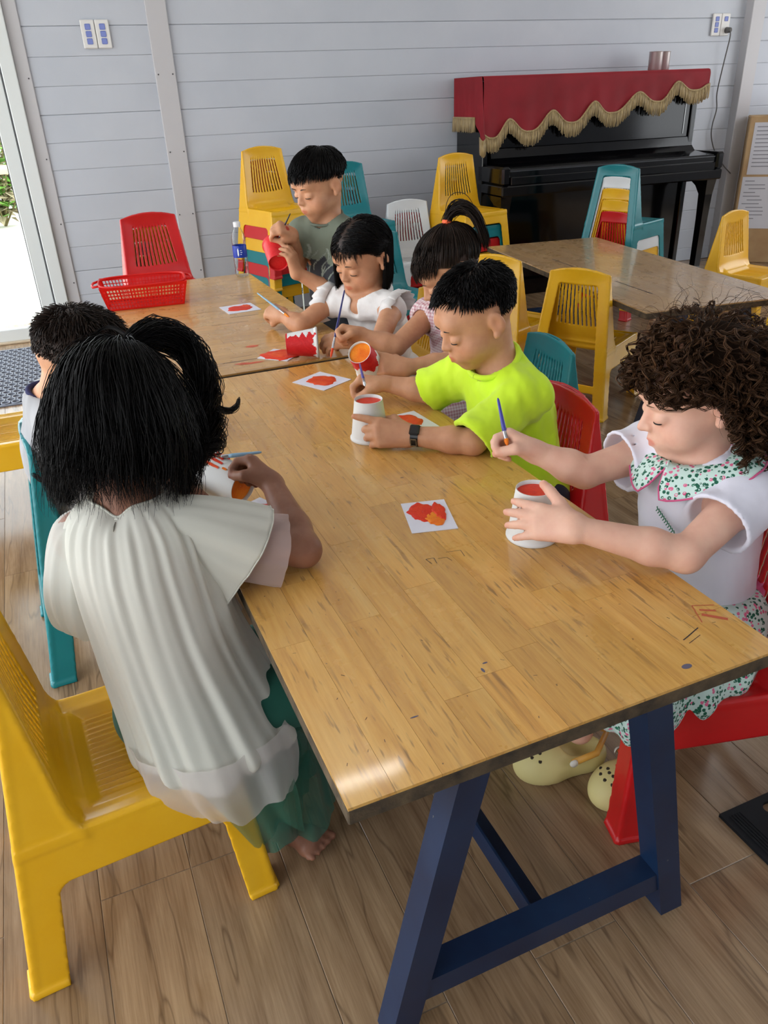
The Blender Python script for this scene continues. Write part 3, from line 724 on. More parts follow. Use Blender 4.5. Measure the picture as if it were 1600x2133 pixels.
def loc_(p): return tuple(Vector(p)-Vector(pc.location))
mgry = simple('grey_cord', srgb(92, 90, 88), .5)
MB().tube([loc_(wall_pt(2.34, .027, 1.487)), loc_(wall_pt(2.34, .062, 1.486))], [.019, .015], 12).build('plug', mgry, pc, True)
pts = [(2.34, .062, 1.48), (2.345, .064, 1.44), (2.342, .045, 1.30), (2.335, .03, 1.12), (2.352, .03, 1.02), (2.335, .03, .92), (2.335, .04, .84), (2.38, .05, .74), (2.43, .09, .66), (2.50, .10, .60)]
sp = []
for i in range(len(pts)-1):
    for t in np.linspace(0, 1, 6)[:-1]:
        p0, p1, p2, p3 = (np.array(pts[max(0, min(len(pts)-1, i+k))]) for k in (-1, 0, 1, 2))
        sp.append(tuple(.5*((2*p1)+(-p0+p2)*t+(2*p0-5*p1+4*p2-p3)*t*t+(-p0+3*p1-3*p2+p3)*t**3)))
MB().tube([loc_(wall_pt(*p)) for p in sp+[pts[-1]]], .0042, 7).build('cable', mgry, pc, True)
# cardboard box with two sheets
M_CARD = mottled('worn_cardboard', srgb(176, 138, 96), srgb(208, 176, 132), 4, .8)
bx_ = empty('cardboard_box', (5.05, 4.45, 0), D(-42)); tag(bx_, 'tall cardboard box with two printed sheets beside the post', 'box')
MB().box((-.30, -.22, 0), (.35, .0, .97), bev=.006).build('carton', M_CARD, bx_)
M_PAP = simple('white_paper', srgb(222, 222, 230), .7); M_INK = simple('printed_grey', srgb(150, 150, 160), .7)
for lo, hi, sd in (((-.265, -.2225, .60), (.02, -.2205, .93), 1), ((-.285, -.2225, .24), (-.06, -.2205, .585), 2)):
    pg = MB().box(lo, hi).build('paper_sheet', M_PAP, bx_); ln = MB(); rq = random.Random(sd)
    for k in range(11):
        z = hi[2]-.03-.025*k
        if z < lo[2]+.02: break
        x0 = lo[0]+.02+rq.choice((0, 0, .03)); ln.box((x0, lo[1]-.0006, z), (x0+rq.uniform(.3, .85)*(hi[0]-x0-.03), lo[1]+.0002, z+.006))
    ln.build('print', M_INK, pg)
pk = empty('pink_bag', (5.10, 4.30, .972)); tag(pk, 'folded pink cloth bag lying on the cardboard box', 'bag')
rows = []
for i in range(15):
    a = i/14; row = []
    for j in range(12):
        t = j/11; row.append((-.24+.5*a+.01*math.sin(j), -.2+.34*t, .0+.085*(math.sin(math.pi*min(1, max(0, a)))**.35)*(math.sin(math.pi*t)**.4)+.008*math.sin(7*a+5*t)*math.sin(math.pi*a)*math.sin(math.pi*t)))
    rows.append(row)
MB().grid(rows).build('bag_body', mottled('pink_cloth', srgb(206, 84, 112), srgb(222, 104, 130), 10, .8), pk, True)
MB().tube([(-.12, -.05, .08), (-.08, -.07, .105), (-.03, -.06, .09)], .006, 6).build('bag_tie', simple('dark_red_tie', srgb(128, 30, 50), .7), pk, True)
# ================================================================ PEOPLE: library
def nv(a): a = np.array(a, float); return a/np.linalg.norm(a)
def A(*p): return np.array(p, float)
def skin_mat(name, base, deep):
    m = NT(name); v = m.coord(); n = m.noise(v, 35, 4)
    c = m.ramp(n, [(.3, deep), (.7, base)]); at = m.new('ShaderNodeAttribute'); at.attribute_name = 'tint'
    c = m.mix(1.0, c, at.outputs['Color'], 'MULTIPLY')
    m.set(col=c, rough=.5, spec=.35, sss=.12); m.b.inputs['Subsurface Radius'].default_value = (.009, .004, .002); m.b.inputs['Subsurface Scale'].default_value = 1.0
    m.bump(m.noise(v, 420, 2), .05, .0006); return m.mat
def hair_mat(name, c0, c1, rough=.34):
    m = NT(name); at = m.new('ShaderNodeAttribute'); at.attribute_name = 'tint'
    c = m.ramp(at.outputs['Fac'], [(0, c0), (1, c1)]); m.set(col=c, rough=rough+.08, spec=.13); return m.mat
def cloth_mat(name, c0, c1=None, scale=14, rough=.8, weave=900, bump=.12, sss=0.0, fold=0.0):
    m = NT(name); v = m.coord(); m.set(col=m.ramp(m.noise(v, scale, 4), [(.3, c0), (.7, c1 or c0)]), rough=rough, spec=.25, sheen=.15)
    m.bump(m.noise(v, weave, 2), bump, .0006); return m.mat
def head_frame(yaw, pitch, roll=0.0):
    y, p, r = D(yaw), D(pitch), D(roll); f0 = A(math.cos(y), math.sin(y), 0); l = A(-math.sin(y), math.cos(y), 0); u0 = A(0, 0, 1)
    f = math.cos(p)*f0-math.sin(p)*u0; u = math.sin(p)*f0+math.cos(p)*u0
    l2 = math.cos(r)*l+math.sin(r)*u; u2 = -math.sin(r)*l+math.cos(r)*u
    return np.stack([f, l2, u2], 1)         # columns
SK_C = A(-.008, 0, .025); SK_R = A(.092, .075, .079)
def add_head(F, H, R, s, neck, nr=.040, nose=1.0):
    """H centre, R frame (columns fwd, left, up), s size"""
    def W(p): return H+R@(A(*p)*s)
    F.ell(W(SK_C), SK_R*s, R, 0)
    F.ell(W((.020, 0, -.036)), A(.066, .061, .066)*s, R, .022*s)
    F.ball(W((.060, 0, -.083)), .021*s, .03*s)
    for y in (1, -1):
        F.ball(W((.050, .036*y, -.046)), .027*s, .022*s)
        F.ball(W((.068, .030*y, .020)), .017*s, .02*s)
    for y in (1, -1):
        F.ell(W((.0985, .031*y, -.008)), A(.017, .018, .0105)*s, R, .014*s, 's')
    for y in (1, -1): F.ell(W((.0695, .031*y, -.0115)), A(.0165, .017, .0125)*s, R, .004*s)
    F.cone(W((.081, 0, -.002)), W((.0945+.005*nose, 0, -.027)), .0055*s, .0078*s, .012*s)
    for y in (1, -1): F.ball(W((.0890+.003*nose, .0090*y, -.0300)), .0062*s, .007*s)
    F.ell(W((.077, 0, -.057)), A(.017, .027, .018)*s, R, .014*s)
    for y in (1, -1):
        F.cone(W((.0935, .003*y, -.0525)), W((.0835, .0195*y, -.0570)), .0043*s, .0026*s, .004*s)
        F.cone(W((.0925, 0, -.0610)), W((.0830, .0175*y, -.0580)), .0050*s, .0028*s, .004*s)
    F.cone(W((.100, -.016, -.0568)), W((.100, .016, -.0568)), .0042*s, .0042*s, .002*s, 's')
    for y in (1, -1):                                      # ears
        a = D(22)*y; Q = R@np.array([[math.cos(a), math.sin(a), 0], [-math.sin(a), math.cos(a), 0], [0, 0, 1]])
        F.ell(W((-.012, .077*y, -.012)), A(.0175, .0072, .0265)*s, Q, .005*s)
        F.ell(W((-.008, .0860*y, -.008)), A(.0100, .0068, .0155)*s, Q, .003*s, 's')
        F.ball(W((-.002, .075*y, -.036)), .0085*s, .006*s)
    F.cone(W((-.022, 0, -.055)), neck, nr*s*.98, nr, .022)
FL = [(.024, .0165, .013), (.0265, .0185, .014), (.0245, .017, .0135), (.019, .0125, .0115)]
KN = [A(.052, .0215, .001), A(.055, .0072, .003), A(.0525, -.0072, .002), A(.047, -.0205, -.001)]
POSE = {
 'open': dict(c=[(.10, .15, .10), (.12, .18, .10), (.14, .2, .12), (.1, .2, .12)], s=(.16, .05, -.07, -.24), t=[(.010, .018, -.006), (.030, .040, -.010), (.048, .056, -.012), (.062, .066, -.010)]),
 'grip': dict(c=[(.85, .95, .5), (1.05, 1.25, .7), (1.15, 1.3, .7), (1.2, 1.3, .7)], s=(.05, .02, -.02, -.06), t=[(.010, .018, -.008), (.030, .030, -.024), (.048, .022, -.036), (.057, .012, -.040)]),
 'cup': dict(c=[(.35, .6, .45), (.4, .65, .45), (.45, .7, .5), (.45, .7, .5)], s=(.12, .04, -.05, -.16), t=[(.010, .018, -.010), (.026, .034, -.030), (.038, .036, -.052), (.046, .030, -.066)]),
 'point': dict(c=[(.02, .10, .08), (.5, .75, .5), (.55, .8, .5), (.6, .8, .5)], s=(.14, .0, -.05, -.12), t=[(.010, .018, -.010), (.026, .034, -.028), (.040, .034, -.048), (.050, .028, -.060)]),
 'rest': dict(c=[(.3, .45, .3), (.35, .5, .3), (.4, .5, .3), (.4, .5, .35)], s=(.08, .02, -.04, -.12), t=[(.010, .018, -.008), (.030, .034, -.016), (.046, .036, -.024), (.056, .032, -.028)])}
def add_hand(F, w, fwd, dorsal, side, pose, s=1.0, wr=.0195):
    X = nv(fwd); Z = np.array(dorsal, float); Z = nv(Z-X*(Z@X)); Y = np.cross(Z, X)*side
    def W(p): p = np.asarray(p)*s; return w+X*p[0]+Y*p[1]+Z*p[2]
    P_ = POSE[pose]; tips = []
    for i in range(4): F.cone(W((-.004, KN[i][1]*.55, 0)), W(KN[i]), wr*.72, .0098*s, .012)
    F.cone(W((.012, .012, -.006)), W((.03, .014, -.006)), .0135*s, .012*s, .01)
    for i in range(4):
        p = KN[i].copy(); a = 0.0; sp = P_['s'][i]; r0 = (.0082, .0085, .0082, .0072)[i]
        pts = [W(p)]
        for j in range(3):
            a += P_['c'][i][j]; L = FL[i][j]
            p = p+A(math.cos(a)*math.cos(sp), math.sin(sp)*math.cos(a*.6), -math.sin(a))*L; pts.append(W(p))
        rr_ = [r0*s*k for k in (1.04, .94, .86, .72)]
        F.cone(pts[0], pts[1], rr_[0], rr_[1], .005); F.cone(pts[1], pts[2], rr_[1], rr_[2], .0015); F.cone(pts[2], pts[3], rr_[2], rr_[3], .0015); tips.append((pts[3], nv(pts[3]-pts[2])))
    t = [W(q) for q in P_['t']]
    F.cone(t[0], t[1], .0125*s, .0108*s, .010); F.cone(t[1], t[2], .0100*s, .0092*s, .003); F.cone(t[2], t[3], .0092*s, .0074*s, .002); tips.append((t[3], nv(t[3]-t[2])))
    return tips
def add_arm(F, sh, el, wr, s=1.0, k=.012):
    m = el+(wr-el)*.30
    F.cone(sh, el, .0335*s, .0275*s, .02); F.cone(el, m, .0275*s, .0285*s, k); F.cone(m, wr, .0285*s, .0190*s, k)
def torso_frame(sp):
    u = nv(sp['neck']-sp['pel']); l = sp['shL']-sp['shR']; l = nv(l-u*(l@u)); f = np.cross(l, u); return np.stack([f, l, u], 1)
def add_torso(F, sp, infl=0.0, low=True):
    P, N = sp['pel'], sp['neck']; R = torso_frame(sp); b = sp.get('bulk', 1.0); q = lambda t, d=0: P+(N-P)*t+R[:, 0]*d
    if low: F.ell(P, A(.078, .102, .08)*b+infl, R, 0)
    F.ell(q(.30, .006), A(.080, .094, .105)*b+infl, R, .03); F.ell(q(.62), A(.076, .100, .108)*b+infl, R, .03)
    F.cone(sp['shL'], sp['shR'], .036+infl, .036+infl, .03)
    for sh in (sp['shL'], sp['shR']): F.cone(N-R[:, 2]*.0, sh, .034+infl, .034+infl, .03)
def add_legs(F, sp, infl=0.0, shin=True):
    for h, k, a in zip(sp['hips'], sp['knees'], sp['ankles']):
        F.cone(h, k, .060+infl, .045+infl, .03)
        if shin: F.cone(k, k+(a-k)*.35, .043+infl, .042+infl, .02); F.cone(k+(a-k)*.35, a, .042+infl, .027+infl, .02)
def add_foot(F, a, fwd):
    f = nv(A(fwd[0], fwd[1], 0)); l = A(-f[1], f[0], 0)
    F.cone(a, a+A(0, 0, -.022)-f*.012, .027, .026, .015)
    F.cone(a+A(0, 0, -.02)-f*.008, a+f*.085+A(0, 0, -.032), .027, .020, .02); F.cone(a+f*.085+l*.012+A(0, 0, -.034), a+f*.088-l*.016+A(0, 0, -.036), .016, .015, .015)
    for i in range(5):
        p = a+f*.098+l*(.026-.0135*i)+A(0, 0, -.040); F.cone(p, p+f*(.020-.003*i), .0095-.0009*i, .008-.0008*i, .004)
def mesh_from(F, name, mat, col=None):
    v, f = F.nets(); return v, f
# ---- hair strands -----------------------------------------------------------------------------
def strands_mesh(name, paths, rad, mat, sides=3, tint=None, taper=.25):
    """paths: (n, m, 3)"""
    n, m, _ = paths.shape; t = np.gradient(paths, axis=1); t /= np.linalg.norm(t, axis=2, keepdims=True)+1e-9
    ref = np.array([.31, .17, .93]); a = np.cross(t, ref); a /= np.linalg.norm(a, axis=2, keepdims=True)+1e-9; b = np.cross(t, a)
    r = (np.asarray(rad).reshape(-1, 1) if np.ndim(rad) else np.full((n, 1), rad))*np.interp(np.linspace(0, 1, m), [0, .15, .7, 1], [.8, 1, .9, taper])[None]
    V = []
    for k in range(sides):
        q = 2*np.pi*k/sides; V.append(paths+(a*np.cos(q)+b*np.sin(q))*r[..., None])
    V = np.stack(V, 2).reshape(-1, 3)          # n,m,sides
    base = (np.arange(n)[:, None, None]*m+np.arange(m-1)[None, :, None])*sides; k = np.arange(sides)[None, None]; k2 = (k+1) % sides
    f = np.stack([base+k, base+k2, base+sides+k2, base+sides+k], -1).reshape(-1, 4)
    col = None
    if tint is not None: col = np.repeat(np.repeat(tint, m*sides)[:, None], 3, 1)
    return np_mesh(name, V, f, mat, True, None, col)
def scalp_roots(n, seed, hl):
    r = np.random.RandomState(seed); out = []
    while len(out) < n:
        d = r.normal(size=(n*3, 3)); d /= np.linalg.norm(d, axis=1, keepdims=True); d = d[hl(d)]; out += list(d)
    return np.array(out[:n])
def hl_std(d, front=.36, side=-.05, nape=-.62):
    x, y, z = d.T; lim = np.where(x > .15, side+(front-side)*np.clip((x-.15)/.55, 0, 1), np.where(x > -.25, side-.02, nape)); return z > lim
def grow(d, H, R, s, length, seg, comb, grav, stiff, off, lift=.25, noise=.05, seed=0, clump=None, pts=None, ext=None, hug=0.0, vol=1.0):
    """strands from unit directions d on the skull, hugging it, falling with gravity. Returns world paths"""
    r = np.random.RandomState(seed); n = len(d); sk = SK_R*vol; p = SK_C+d*sk*.99
    nrm = d/sk; nrm /= np.linalg.norm(nrm, axis=1, keepdims=True)
    g = R.T@A(0, 0, -1.); dirv = nrm*lift+comb(p, d); dirv /= np.linalg.norm(dirv, axis=1, keepdims=True)
    L = (np.asarray(length)*np.ones(n))/s; off = np.asarray(off)*np.ones(n); path = [p.copy()]; step = L/seg
    ph = r.uniform(0, 6.28, (n, 3)) if clump is None else clump
    for i in range(seg):
        w = np.sin(ph+i*.55)*noise
        cb = comb(p, d)
        dirv = dirv*stiff+cb*(1-stiff)*.55+g*grav+w
        dirv /= np.linalg.norm(dirv, axis=1, keepdims=True); p = p+dirv*step[:, None]
        q = (p-SK_C)/sk; k = np.linalg.norm(q, axis=1); lim = 1+off*min(1.0, .35+i*.3)
        ins = k < lim; q = np.where(ins[:, None], q/k[:, None]*lim[:, None], q); pn = SK_C+q*sk
        if hug:
            qq = q/k[:, None]*(lim+(k-lim)*(1-hug))[:, None]; p = np.where(ins[:, None], p, SK_C+qq*sk)
        p = np.where(ins[:, None], pn, p); dirv = np.where(ins[:, None], (p-path[-1])/np.maximum(np.linalg.norm(p-path[-1], axis=1, keepdims=True), 1e-9), dirv)
        if ext is not None: p = ext(p, i)
        path.append(p.copy())
    return H+(np.stack(path, 1)*s)@R.T
def face_bits(root, H, R, s, brow, lash, v, f):
    from mathutils.bvhtree import BVHTree
    q = (v-H)@R/s; nf = np.all(np.abs(q[f]).max(2) < .13, 1) & (q[f][:, :, 0].mean(1) > .03); T = BVHTree.FromPolygons([tuple(p) for p in q], [tuple(p) for p in f[nf]])
    def W(p): return H+R@(A(*p)*s)
    def snap(y, z, out):
        h_ = T.ray_cast(Vector((.16, y, z)), Vector((-1, 0, 0))); x = h_[0].x if h_[0] is not None else .088; return W((x+out, y, z))
    for y, nm in ((1, 'eyebrow'), (-1, 'eyebrow')):
        b = MB(); pts = [snap((.014+.0080*k)*y, .0115+.0042*math.sin(k*.75), .0002) for k in np.linspace(0, 3.4, 8)]
        b.tube([tuple(p) for p in pts], [.0012*s, .0017*s, .0019*s, .0019*s, .0017*s, .0014*s, .0010*s, .0005*s], 6); b.build(nm, brow, root, True)
    for y in (1, -1):
        b = MB(); pts = []
        for a in np.linspace(-52, 58, 11):
            al = D(a); el = D(-28+8*math.cos(al)); d = A(math.cos(el)*math.cos(al), math.sin(al)*math.cos(el)*y, math.sin(el)); pts.append(W(A(.0695, .031*y, -.0115)+d*A(.0169, .0174, .0130)))
        b.tube([tuple(p) for p in pts], [.0005*s]+[.0013*s]*9+[.0006*s], 6); b.build('eyelashes', lash, root, True)
def child(key, label, sp, mats, hand_s=1.0, h=.0029, extra=None, cat='person'):
    """the continuous body; returns object"""
    js = [sp['H'], sp['neck'], sp['pel'], sp['shL'], sp['shR']]+[p for a in sp['arms'] for p in a[:3]]+list(sp.get('knees', []))+list(sp.get('ankles', []))
    js = np.array(js); lo = js.min(0)-.155; hi = js.max(0)+.155; lo[2] = max(lo[2], -.01)
    F = Field(lo, hi, h); add_torso(F, sp)
    if 'knees' in sp: add_legs(F, sp)
    if sp.get('feet'):
        for a, fw in zip(sp['ankles'], sp['feet']): add_foot(F, a, fw)
    add_head(F, sp['H'], sp['R'], sp['s'], sp['neck'], sp.get('nr', .040), sp.get('nose', .5))
    tips = []
    for (sh, el, wr, fwd, dor, side, pose) in sp['arms']:
        add_arm(F, sh, el, wr, sp.get('arm_s', 1.0)); tips += add_hand(F, wr, fwd, dor, side, pose, hand_s)
    v, f = F.nets()
    col = np.ones((len(v), 3)); q = (v-sp['H'])@sp['R']/sp['s']       # head space
    near = np.abs(q).max(1) < .14
    lip = np.zeros(len(v)); lip[near] = np.clip(1-np.sqrt(((q[near]-A(.0925, 0, -.0570))/A(.011, .0205, .0085))**2).sum(1)**.5*1.0, 0, 1) if False else 0
    e = ((q-A(.092, 0, -.0570))/A(.014, .0205, .0088)); lip = np.clip((1.0-np.sqrt((e**2).sum(1)))*4, 0, 1)*near
    col = col*(1-lip[:, None]*.8)+lip[:, None]*.8*A(*sp.get('lip', (.92, .52, .48)))
    for y in (1, -1):
        ck = np.clip(1-np.linalg.norm(q-A(.066, .040*y, -.040), axis=1)/.032, 0, 1)*near; col *= 1-ck[:, None]*A(.02, .12, .12)
        er = np.clip(1-np.linalg.norm((q-A(-.01, .08*y, -.012))/A(1, .6, 1.3), axis=1)/.024, 0, 1)*near; col *= 1-er[:, None]*A(.02, .14, .14)
    dn = (q-SK_C)/SK_R; k = np.linalg.norm(dn, axis=1)+1e-9; dd = dn/k[:, None]
    hairy = sp['hl'](dd) & near & (k > .8) & (np.abs(q[:, 1]) < .0785)
    hc = A(*sp['haircol']); col[hairy] = hc
    for p, c_, r_ in sp.get('paint', []):
        dd_ = np.linalg.norm(v-p, axis=1) < r_; col[dd_] = c_
    for (tp, td) in tips:
        m_ = np.linalg.norm(v-tp, axis=1) < .011; col[m_] *= A(1.0, .90, .88)
    o = bpy.data.objects.new('person', np_mesh('person_body', v, f, mats['skin'], True, None, col)); link(o); tag(o, label, 'person', 'children painting paper cups')
    face_bits(o, sp['H'], sp['R'], sp['s'], mats['brow'], mats['lash'], v, f)
    sp['tips'] = tips
    return o
def fieldbox(pts, pad, h):
    pts = np.array(pts); return Field(pts.min(0)-pad, pts.max(0)+pad, h)
def tee(root, name, sp, mat, infl=.010, slv=.55, slr=(.046, .056), neck_r=.052, neck_c=None, hem=-.06, h=.0034, fold=.0035, seed=1, sleeves=True, vneck=0.0, col=None, low=True, armhole=None):
    """a shirt: the torso inflated, with hollow sleeves and a neck opening, and folds"""
    R = torso_frame(sp); P, N = sp['pel'], sp['neck']
    F = fieldbox([P, N, sp['shL'], sp['shR']]+[a[0]+(a[1]-a[0])*1.0 for a in sp['arms']], .15, h)
    slv = slv if hasattr(slv, '__len__') else (slv, slv)
    add_torso(F, sp, infl, low)
    if sleeves:
        for a, sv_ in zip(sp['arms'], slv):
            s0, e0 = a[0], a[0]+(a[1]-a[0])*sv_; ax = nv(e0-s0); L = np.linalg.norm(e0-s0)
            F.add(lambda Q, s0=s0, e0=e0, ax=ax, L=L: np.maximum(sd_cone(Q, s0, e0+ax*.05, slr[0], slr[1]+(slr[1]-slr[0])*.05/L), (Q-s0.astype(F32))@ax.astype(F32)-L), np.minimum(s0, e0)-.09, np.maximum(s0, e0)+.09, .02)
    # folds
    sl, Q = F.sub(F.lo-1, F.lo+10)
    q = (Q-P.astype(F32))@R.astype(F32)
    z = q[..., 2]; fo = fold*(np.sin(38*z+9*q[..., 1]+2*np.sin(25*q[..., 0]))*.5+wob(q*A(1, 1, .55).astype(F32), 55, seed)*.9+wob(q, 130, seed+5)*.25)
    F.d = F.d+fo.astype(F32)
    if sleeves:
        for a, sv_ in zip(sp['arms'], slv):
            s0, e0 = a[0], a[0]+(a[1]-a[0])*sv_; ax = nv(e0-s0)
            F.cone(e0-ax*.018, e0+ax*.05, slr[1]-.010, slr[1]-.004, 0, 's')
    nc = N+R[:, 2]*.012+R[:, 0]*.008 if neck_c is None else neck_c
    F.cone(nc-R[:, 2]*.012+R[:, 0]*.004, nc+R[:, 2]*.09, neck_r-.002, neck_r+.03, .004, 's')
    if vneck: F.cone(nc+R[:, 0]*.045, nc+R[:, 0]*.10-R[:, 2]*vneck*.4, .024, .014, .01, 's')
    if hem is not None:
        lo = P+R[:, 2]*hem; F.d = np.maximum(F.d, (-((Q-lo.astype(F32))@R[:, 2].astype(F32))).astype(F32))
    v, f = F.nets()
    cc = col(v, (v-P)@R) if col is not None else None
    o = bpy.data.objects.new(name, np_mesh(name, v, f, mat, True, None, cc)); link(o, root); return o
def tube_loop(root, name, pts, r, mat, n=7, closed=True):
    b = MB(); P = [tuple(p) for p in pts]
    if closed: P = P+[P[0]]
    b.tube(P, r, n, 0, not closed); return b.build(name, mat, root, True)
def neckline(sp, rad, up=.0, fwd=0.0, n=36, tilt=.012):
    R = torso_frame(sp); c = sp['neck']+R[:, 2]*(.006+up)+R[:, 0]*(.008+fwd); out = []
    for k in range(n):
        a = 2*math.pi*k/n; out.append(c+R[:, 0]*rad*math.cos(a)*1.02+R[:, 1]*rad*math.sin(a)*1.08-R[:, 2]*tilt*(math.cos(a)+.3*abs(math.sin(a))))
    return out
# ================================================================ PROPS ON THE TABLES
M_PAPER = simple('white_card', srgb(232, 232, 244), .65); M_CUP = simple('white_paper_cup', srgb(232, 232, 230), .55)
def paint_mat(name, c0, c1):
    m = NT(name); v = m.coord(rnd=True); m.set(col=m.ramp(m.noise(v, 30, 4, .6, .8), [(.35, c0), (.65, c1)]), rough=.42, spec=.3); m.bump(m.noise(v, 130, 3, .6, 1.2), .45, .002); return m.mat
M_RED = paint_mat('wet_red_paint', srgb(222, 40, 14), srgb(236, 66, 24)); M_ORG = paint_mat('wet_orange_paint', srgb(238, 112, 18), srgb(250, 148, 34)); M_REDO = paint_mat('wet_red_orange_paint', srgb(224, 62, 24), srgb(240, 92, 36))
M_CUPRED = paint_mat('cup_painted_red', srgb(204, 26, 34), srgb(222, 44, 46))
def quat_to(axis, spin=0.0):
    return (Vector(axis).normalized().to_track_quat('Z', 'Y').to_matrix() @ Matrix.Rotation(spin, 3, 'Z')).to_4x4()
def cup(loc, axis, label, body, base, mask=None, spin=0.0, inner=None, H=.092, streaks=()):
    """loc: centre of the wide rim; axis: from rim to base"""
    r = empty('paper_cup', (0, 0, 0)); M = quat_to(axis, spin); M.translation = Vector(loc); r.matrix_world = M; tag(r, label, 'cup', 'paper cups being painted')
    R0, R1 = .0425, .0312; n = 96; rows = []; hs = [0, .002, .0045, .0065]+[.0065+(H-.0065)*k/36 for k in range(1, 37)]
    rad = [R0+.0012, R0+.0022, R0+.0022, R0+.0006]+[R0+(R1-R0)*((.0065+(H-.0065)*k/36)/H) for k in range(1, 37)]
    w = MB(); vs = []; fs = []; mi = []
    for z, rr_ in zip(hs, rad): vs += [(rr_*math.cos(2*math.pi*k/n), rr_*math.sin(2*math.pi*k/n), z) for k in range(n)]
    for i in range(len(hs)-1):
        for k in range(n):
            fs.append((i*n+k, i*n+(k+1) % n, (i+1)*n+(k+1) % n, (i+1)*n+k)); mi.append(1 if mask and mask(2*math.pi*(k+.5)/n, (hs[i]+hs[i+1])/2/H) else 0)
    w.add(vs, fs); w.m = mi
    w.build('cup_wall', [body, M_CUPRED], r, True)
    iw = MB().lathe([(R0+.0012, 0), (R0-.0004, .0003), (R1-.0012, H-.009)], n); iw.build('inner_wall', inner or M_CUP, r, True)
    MB().lathe([(R1, H), (R1-.0012, H+.0002), (R1-.0016, H-.0075)], n).build('base_rim', M_CUP if (mask and body is M_CUP) else body, r, True)
    b = MB(); rows = [(R1-.0014, H-.0072), (R1*.8, H-.0066), (R1*.5, H-.0071), (R1*.2, H-.0064), (.0005, H-.0066)]
    b.lathe(rows, n).build('painted_base', base, r, True)
    for ang, z0, z1, hw, m in streaks:
        sb = MB(); pts = []
        for q in range(9):
            z = z0+(z1-z0)*q/8; rr_ = R0+(R1-R0)*z/H+.0006; a = ang+.25*math.sin(q*1.7)*hw*8; ww = hw*(1-.5*abs(q/8-.4))/rr_
            pts.append([(rr_*math.cos(a-ww), rr_*math.sin(a-ww), z), ((rr_+.0012)*math.cos(a), (rr_+.0012)*math.sin(a), z), (rr_*math.cos(a+ww), rr_*math.sin(a+ww), z)])
        sb.grid(pts).build('paint_streak', m, r, True)
    return r
cup((.672, .972, .5155), (0, 0, 1), 'upside-down white cup with a red base beside the curly girl', M_CUP, M_RED)
cup((.591, 1.505, .5155), (0, 0, 1), 'upside-down white cup with a red base held by the neon-shirt boy', M_CUP, M_RED, None, 0, streaks=((D(262), .06, .092, .003, M_ORG),))
cup((.692, 2.145, .560), (-.93, .33, -.02), 'cup painted mostly red lying sideways at the lace-dress girl', M_CUP, M_CUP, lambda a, z: z > .10+.05*math.sin(5*a)+.03*math.sin(13*a) and not (math.cos(a-1.75+.12*math.sin(z*23)) > .72+.1*math.sin(z*31) and z < .96), 0)
cup((.750, 1.872, .548), (-.55, -.47, .69), 'cup with bright orange base held by the ponytail girl', M_CUP, M_ORG, lambda a, z: z > .55+.12*math.sin(3*a)+.05*math.sin(11*a), 0, M_CUP)
cup((.722, 2.612, .768), (-.19, -.80, -.46), 'fully red painted cup in the hands of the standing boy', M_CUPRED, M_CUPRED, lambda a, z: True, 0, M_CUPRED)
cup((.196, 1.342, .588), (.53, -.83, -.12), 'white cup with orange base and red scribbles by the blouse girl', M_CUP, M_ORG, None, 0, M_CUP, streaks=((D(62), .008, .045, .0042, M_RED), (D(84), .006, .042, .0040, M_RED), (D(74), .018, .030, .0060, M_RED), (D(100), .01, .05, .0036, M_RED), (D(45), .016, .034, .0034, M_REDO), (D(72), .056, .078, .0018, M_RED), (D(118), .02, .050, .0030, M_REDO), (D(112), .056, .066, .0026, M_ORG)))
def card(c, ang, label, blob, m, w=.083, h=.105, seed=1, m2=None, n=40, curve=0.0, zlift=0.0):
    r = empty('paint_card', (c[0], c[1], TZ+.0004), D(ang)); tag(r, label, 'card', 'cards used as paint palettes')
    MB().box((-w/2, -h/2, 0), (w/2, h/2, .0012)).build('card_sheet', M_PAPER, r)
    rq = random.Random(seed); ph = [rq.uniform(0, 6.28) for _ in range(6)]
    def blobm(cx, cy, rx, ry, mm, nm, z):
        b = MB(); rows = []
        for q, hh in ((1.0, 0), (.93, .0014), (.6, .0019), (.25, .0013), (.02, .0016)):
            rows.append([(cx+rx*q*math.cos(a)*(1+.10*math.sin(3*a+ph[0])+.07*math.sin(7*a+ph[1])+.04*math.sin(13*a+ph[2])), cy+ry*q*math.sin(a)*(1+.10*math.sin(4*a+ph[3])+.05*math.sin(9*a+ph[4])), z+hh+.0005*math.sin(9*a+8*q+ph[5])*q) for a in [2*math.pi*k/n for k in range(n)]])
        b.grid(rows, 0, True).build(nm, mm, r, True)
    for i, (cx, cy, rx, ry, mm) in enumerate(blob): blobm(cx, cy, rx, ry, mm, 'paint', .0012+.0004*i)
    return r
card((.545, 1.116), -14.5, 'white card with heart-like red and orange paint in mid-table', [(-.008, .014, .026, .036, M_RED), (.010, -.016, .018, .024, M_ORG), (.022, .010, .012, .034, M_RED)], M_RED, .083, .113, 2)
card((.626, 1.932), 27, 'white card with a round red-orange blob near the table seam', [(0, 0, .037, .043, M_REDO)], M_REDO, .108, .118, 3)
card((.712, 1.545), 5, 'white card with red-orange paint at the neon boy\'s forearm', [(-.004, .012, .034, .04, M_REDO)], M_REDO, .082, .118, 5)
card((.595, 2.222), 44, 'card fully covered in thick red paint by the sideways cup', [(0, 0, .052, .056, M_RED), (.0, 0, .03, .035, M_REDO)], M_RED, .098, .102, 7)
card((.634, 2.868), 4, 'white card with red paint in front of the water bottle', [(-.002, 0, .045, .04, M_RED), (.03, .02, .015, .02, M_REDO)], M_RED, .122, .125, 9)
card((.270, 1.268), 25, 'white card with red crayon-like paint under the girl\'s cup', [(.008, -.006, .034, .04, M_CUPRED)], M_RED, .085, .1, 11)
